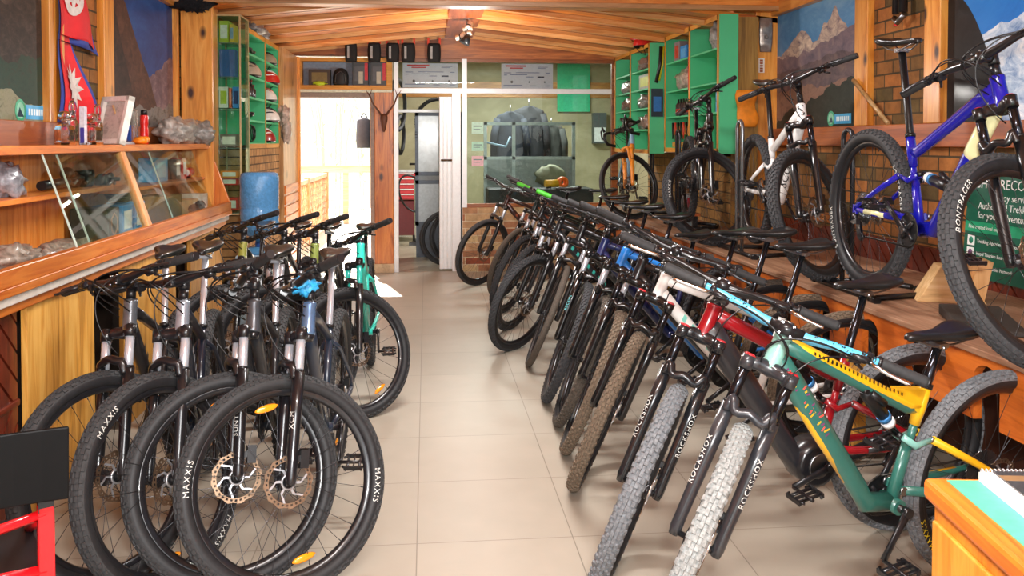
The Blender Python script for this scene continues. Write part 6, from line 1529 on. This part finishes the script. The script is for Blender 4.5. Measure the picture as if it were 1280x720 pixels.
for cx, sz, tx in ((.235, .02, '800'),):
    for a in (60, 15):
        tm = text_mb(tx, .03, 0, 'CENTER')
        rr = .0158
        for s in (1,):
            vs = []
            for p in tm.v:
                t = R_(a)+p[1]/rr; y = s*cx+p[0]
                vs.append((-.012+cos(t)*rr*1.02, y, .004+sin(t)*rr*1.02))
            b.add(vs, tm.f)
rb = random.Random(3)
for sgn in (1, -1):
    for k in range(22):
        y = sgn*(.06+.006*k); t = R_(rb.uniform(10, 100)); w_ = rb.uniform(.002, .005)
        rr = .0165; q = []
        for dt, dy in ((-.25, 0), (.25, .002), (.25, .002+w_), (-.25, w_)): q.append((-.004+cos(t+dt)*rr, y+dy, cos(0)*0+sin(t+dt)*rr-.006))
        b.add(q, [(0, 1, 2, 3)])
b.build('black_print', BLK, h)
MB().tube([(.002, -.052, -.0145), (.002, .052, -.0145)], .0165, 14).build('clamp_sleeve', BLACK, h)
root, g, S, h, f = L4_
b = MB(); c = g['St']+g['n']*.02
b.blob(c, (.045, .035, .034), 3, .5, 26, 16, fq=4.); b.blob(c+V((.02, .02, .012)), (.03, .03, .022), 7, .5, 20, 12, fq=4.)
b.build('plastic_wrap', plain('#35a8e6', .2, var=.3, scale=40, bump=.8, coat=.6), root, matrix=S)
# desk corner and chair in the foreground
D = thing('wooden_desk', 'orange wooden desk with green top at the lower right corner', 'desk', (1.160, 1.912, .0), R_(-8))
W_ = .75; L_ = 1.4
MB().bb(.012, W_, -L_, -.012, .0, .70).build('body', wood('#f0a038', '#e38a26', '#bd661a', 2, knots=False), D, bev=.006)
MB().bb(-.01, W_+.01, -L_, .0, .70, .748).build('top', wood('#e8832a', '#d97020', '#ad5014', 1, knots=False), D, bev=.012)
MB().bb(.035, W_, -L_, -.025, .7485, .7505).build('green_inlay', plain('#58c79a', .6), D)
for z0, z1 in ((.40, .66), (.10, .38)): 
    d = MB().bb(.0, .012, -L_, -.03, z0, z1).build('side_panel', wood('#f5ab42', '#e8962e', '#c4721e', 2, knots=False), D, bev=.004)
r = thing('notebook', 'spiral bound notebook with dark cover lying on the green desk top', 'notebook', (1.262, 1.872, .7505), R_(-9))
MB().bb(0, .26, -.34, 0, 0, .02).build('pages', plain('#e9e6e0', .6), r); MB().bb(.03, .262, -.342, -.0, .02, .024).build('cover', plain('#3a3a3c', .35, coat=.3), r); MB().bb(.03, .26, -.06, -.03, .024, .0245).build('brown_strip', plain('#8a6a48', .5), r)
b = MB()
for k in range(26): b.tube([(.01+k*.0095, .004+.008*cos(t), .012+.014*sin(t)) for t in [2*pi*i/10 for i in range(10)]], .0016, 5, closed=True)
b.build('spiral', plain('#e6e2e4', .3, .3), r)
C_ = thing('folding_chair', 'chair with black back panel and red frame at lower left corner', 'chair', (-1.08, 2.10, 0), R_(30))
RM = plain('#e0141c', .35, coat=.4); 
rings = []
for i in range(9):
    u = -.23+.46*i/8; bow = .03*(u/.23)**2
    rings.append([(u, -bow+.006, .665), (u, -bow-.006, .665), (u, -bow-.02, .845), (u, -bow-.008, .845)])
MB().loft(rings, smooth=False).build('back_panel', plain('#060607', .55, var=.15, scale=50, spec=.2), C_, bev=.004)
for s in (-1, 1):
    MB().bb(s*.185-.018, s*.185+.018, .0, .03, .44, .645).build('back_post', RM, C_, bev=.003); MB().bb(s*.185-.017, s*.185+.017, .0, .028, .63, .8).build('post_sleeve', plain('#111112', .5), C_)
    MB().bb(s*.185-.018, s*.185+.018, .0, .03, 0, .44).build('leg', RM, C_, bev=.003); MB().tube([(s*.185, .015, .62), (s*.185, .40, .44)], .014, 8).build('arm_brace', RM, C_)
    MB().bb(s*.185-.018, s*.185+.018, .38, .41, 0, .46).build('leg', RM, C_, bev=.003)
MB().tube([(-.185, .012, .565), (.185, .012, .625)], .013, 4).build('back_brace', RM, C_); MB().tube([(-.185, .012, .505), (.185, .012, .485)], .014, 4).build('back_rail', RM, C_)
MB().bb(-.2, .2, .03, .43, .45, .475).build('seat', plain('#16171a', .5), C_, bev=.01)
# ------------------------------------------------------------------ light and camera
sc = bpy.context.scene
wd = bpy.data.worlds.new('sky'); sc.world = wd; wd.use_nodes = True
t = wd.node_tree; bg = t.nodes['Background']
sk = t.nodes.new('ShaderNodeTexSky'); sk.sky_type = 'NISHITA'; sk.sun_disc = False; sk.sun_elevation = R_(48); sk.sun_rotation = R_(200)
mxc = t.nodes.new('ShaderNodeMixRGB'); mxc.inputs[0].default_value = .65; mxc.inputs[2].default_value = (9, 9, 9, 1)
t.links.new(sk.outputs[0], mxc.inputs[1]); t.links.new(mxc.outputs[0], bg.inputs[0]); bg.inputs[1].default_value = .22
def lamp(name, typ, loc, rot, energy, col=(1, 1, 1), **k):
    l = bpy.data.lights.new(name, typ); l.energy = energy; l.color = col
    for a, v in k.items(): setattr(l, a, v)
    o = bpy.data.objects.new(name, l); COL.objects.link(o); o.location = loc; o.rotation_euler = rot; return o
lamp('sun', 'SUN', (0, 20, 8), (R_(-40), R_(-12), 0), 22., (1, .96, .9), angle=R_(1))
lamp('flash', 'AREA', (.12, .02, 1.72), (R_(86), 0, R_(-5.6)), 95, (1, .98, .96), shape='RECTANGLE', size=.16, size_y=.1)
for i, (x, y, e) in enumerate(((.4, 1.3, 62), (.4, 4.7, 72))): lamp('ceiling_fill.%03d' % i, 'AREA', (x, y, 2.82), (0, 0, 0), e, (1, .98, .96), shape='RECTANGLE', size=1.3, size_y=.2)  # overhead fill lights without fixtures, added to brighten the shop
lamp('workshop_tube', 'AREA', (1.2, 12.3, 2.8), (0, 0, 0), 120, (1, .98, .94), shape='RECTANGLE', size=1.5, size_y=.2)
lamp('ridge_fill', 'POINT', (.40, 8.3, 2.05), (0, 0, 0), 50, (1, .96, .9), shadow_soft_size=.08)  # bare point light added below the ridge to brighten the far ceiling
cd = bpy.data.cameras.new('camera'); cam = bpy.data.objects.new('camera', cd); COL.objects.link(cam)
cam.location = (0, 0, 1.53); cam.rotation_euler = (R_(90-1.5), 0, R_(-5.6))
cd.sensor_width = 36; cd.lens = 1090/1280*36; cd.shift_y = -(183-1090*math.tan(R_(1.5)))/1280; cd.clip_start = .05
sc.camera = cam
vs = sc.view_settings; vs.view_transform = 'Standard'; vs.look = 'None'; vs.exposure = .32; vs.gamma = 1.; vs.use_curve_mapping = False
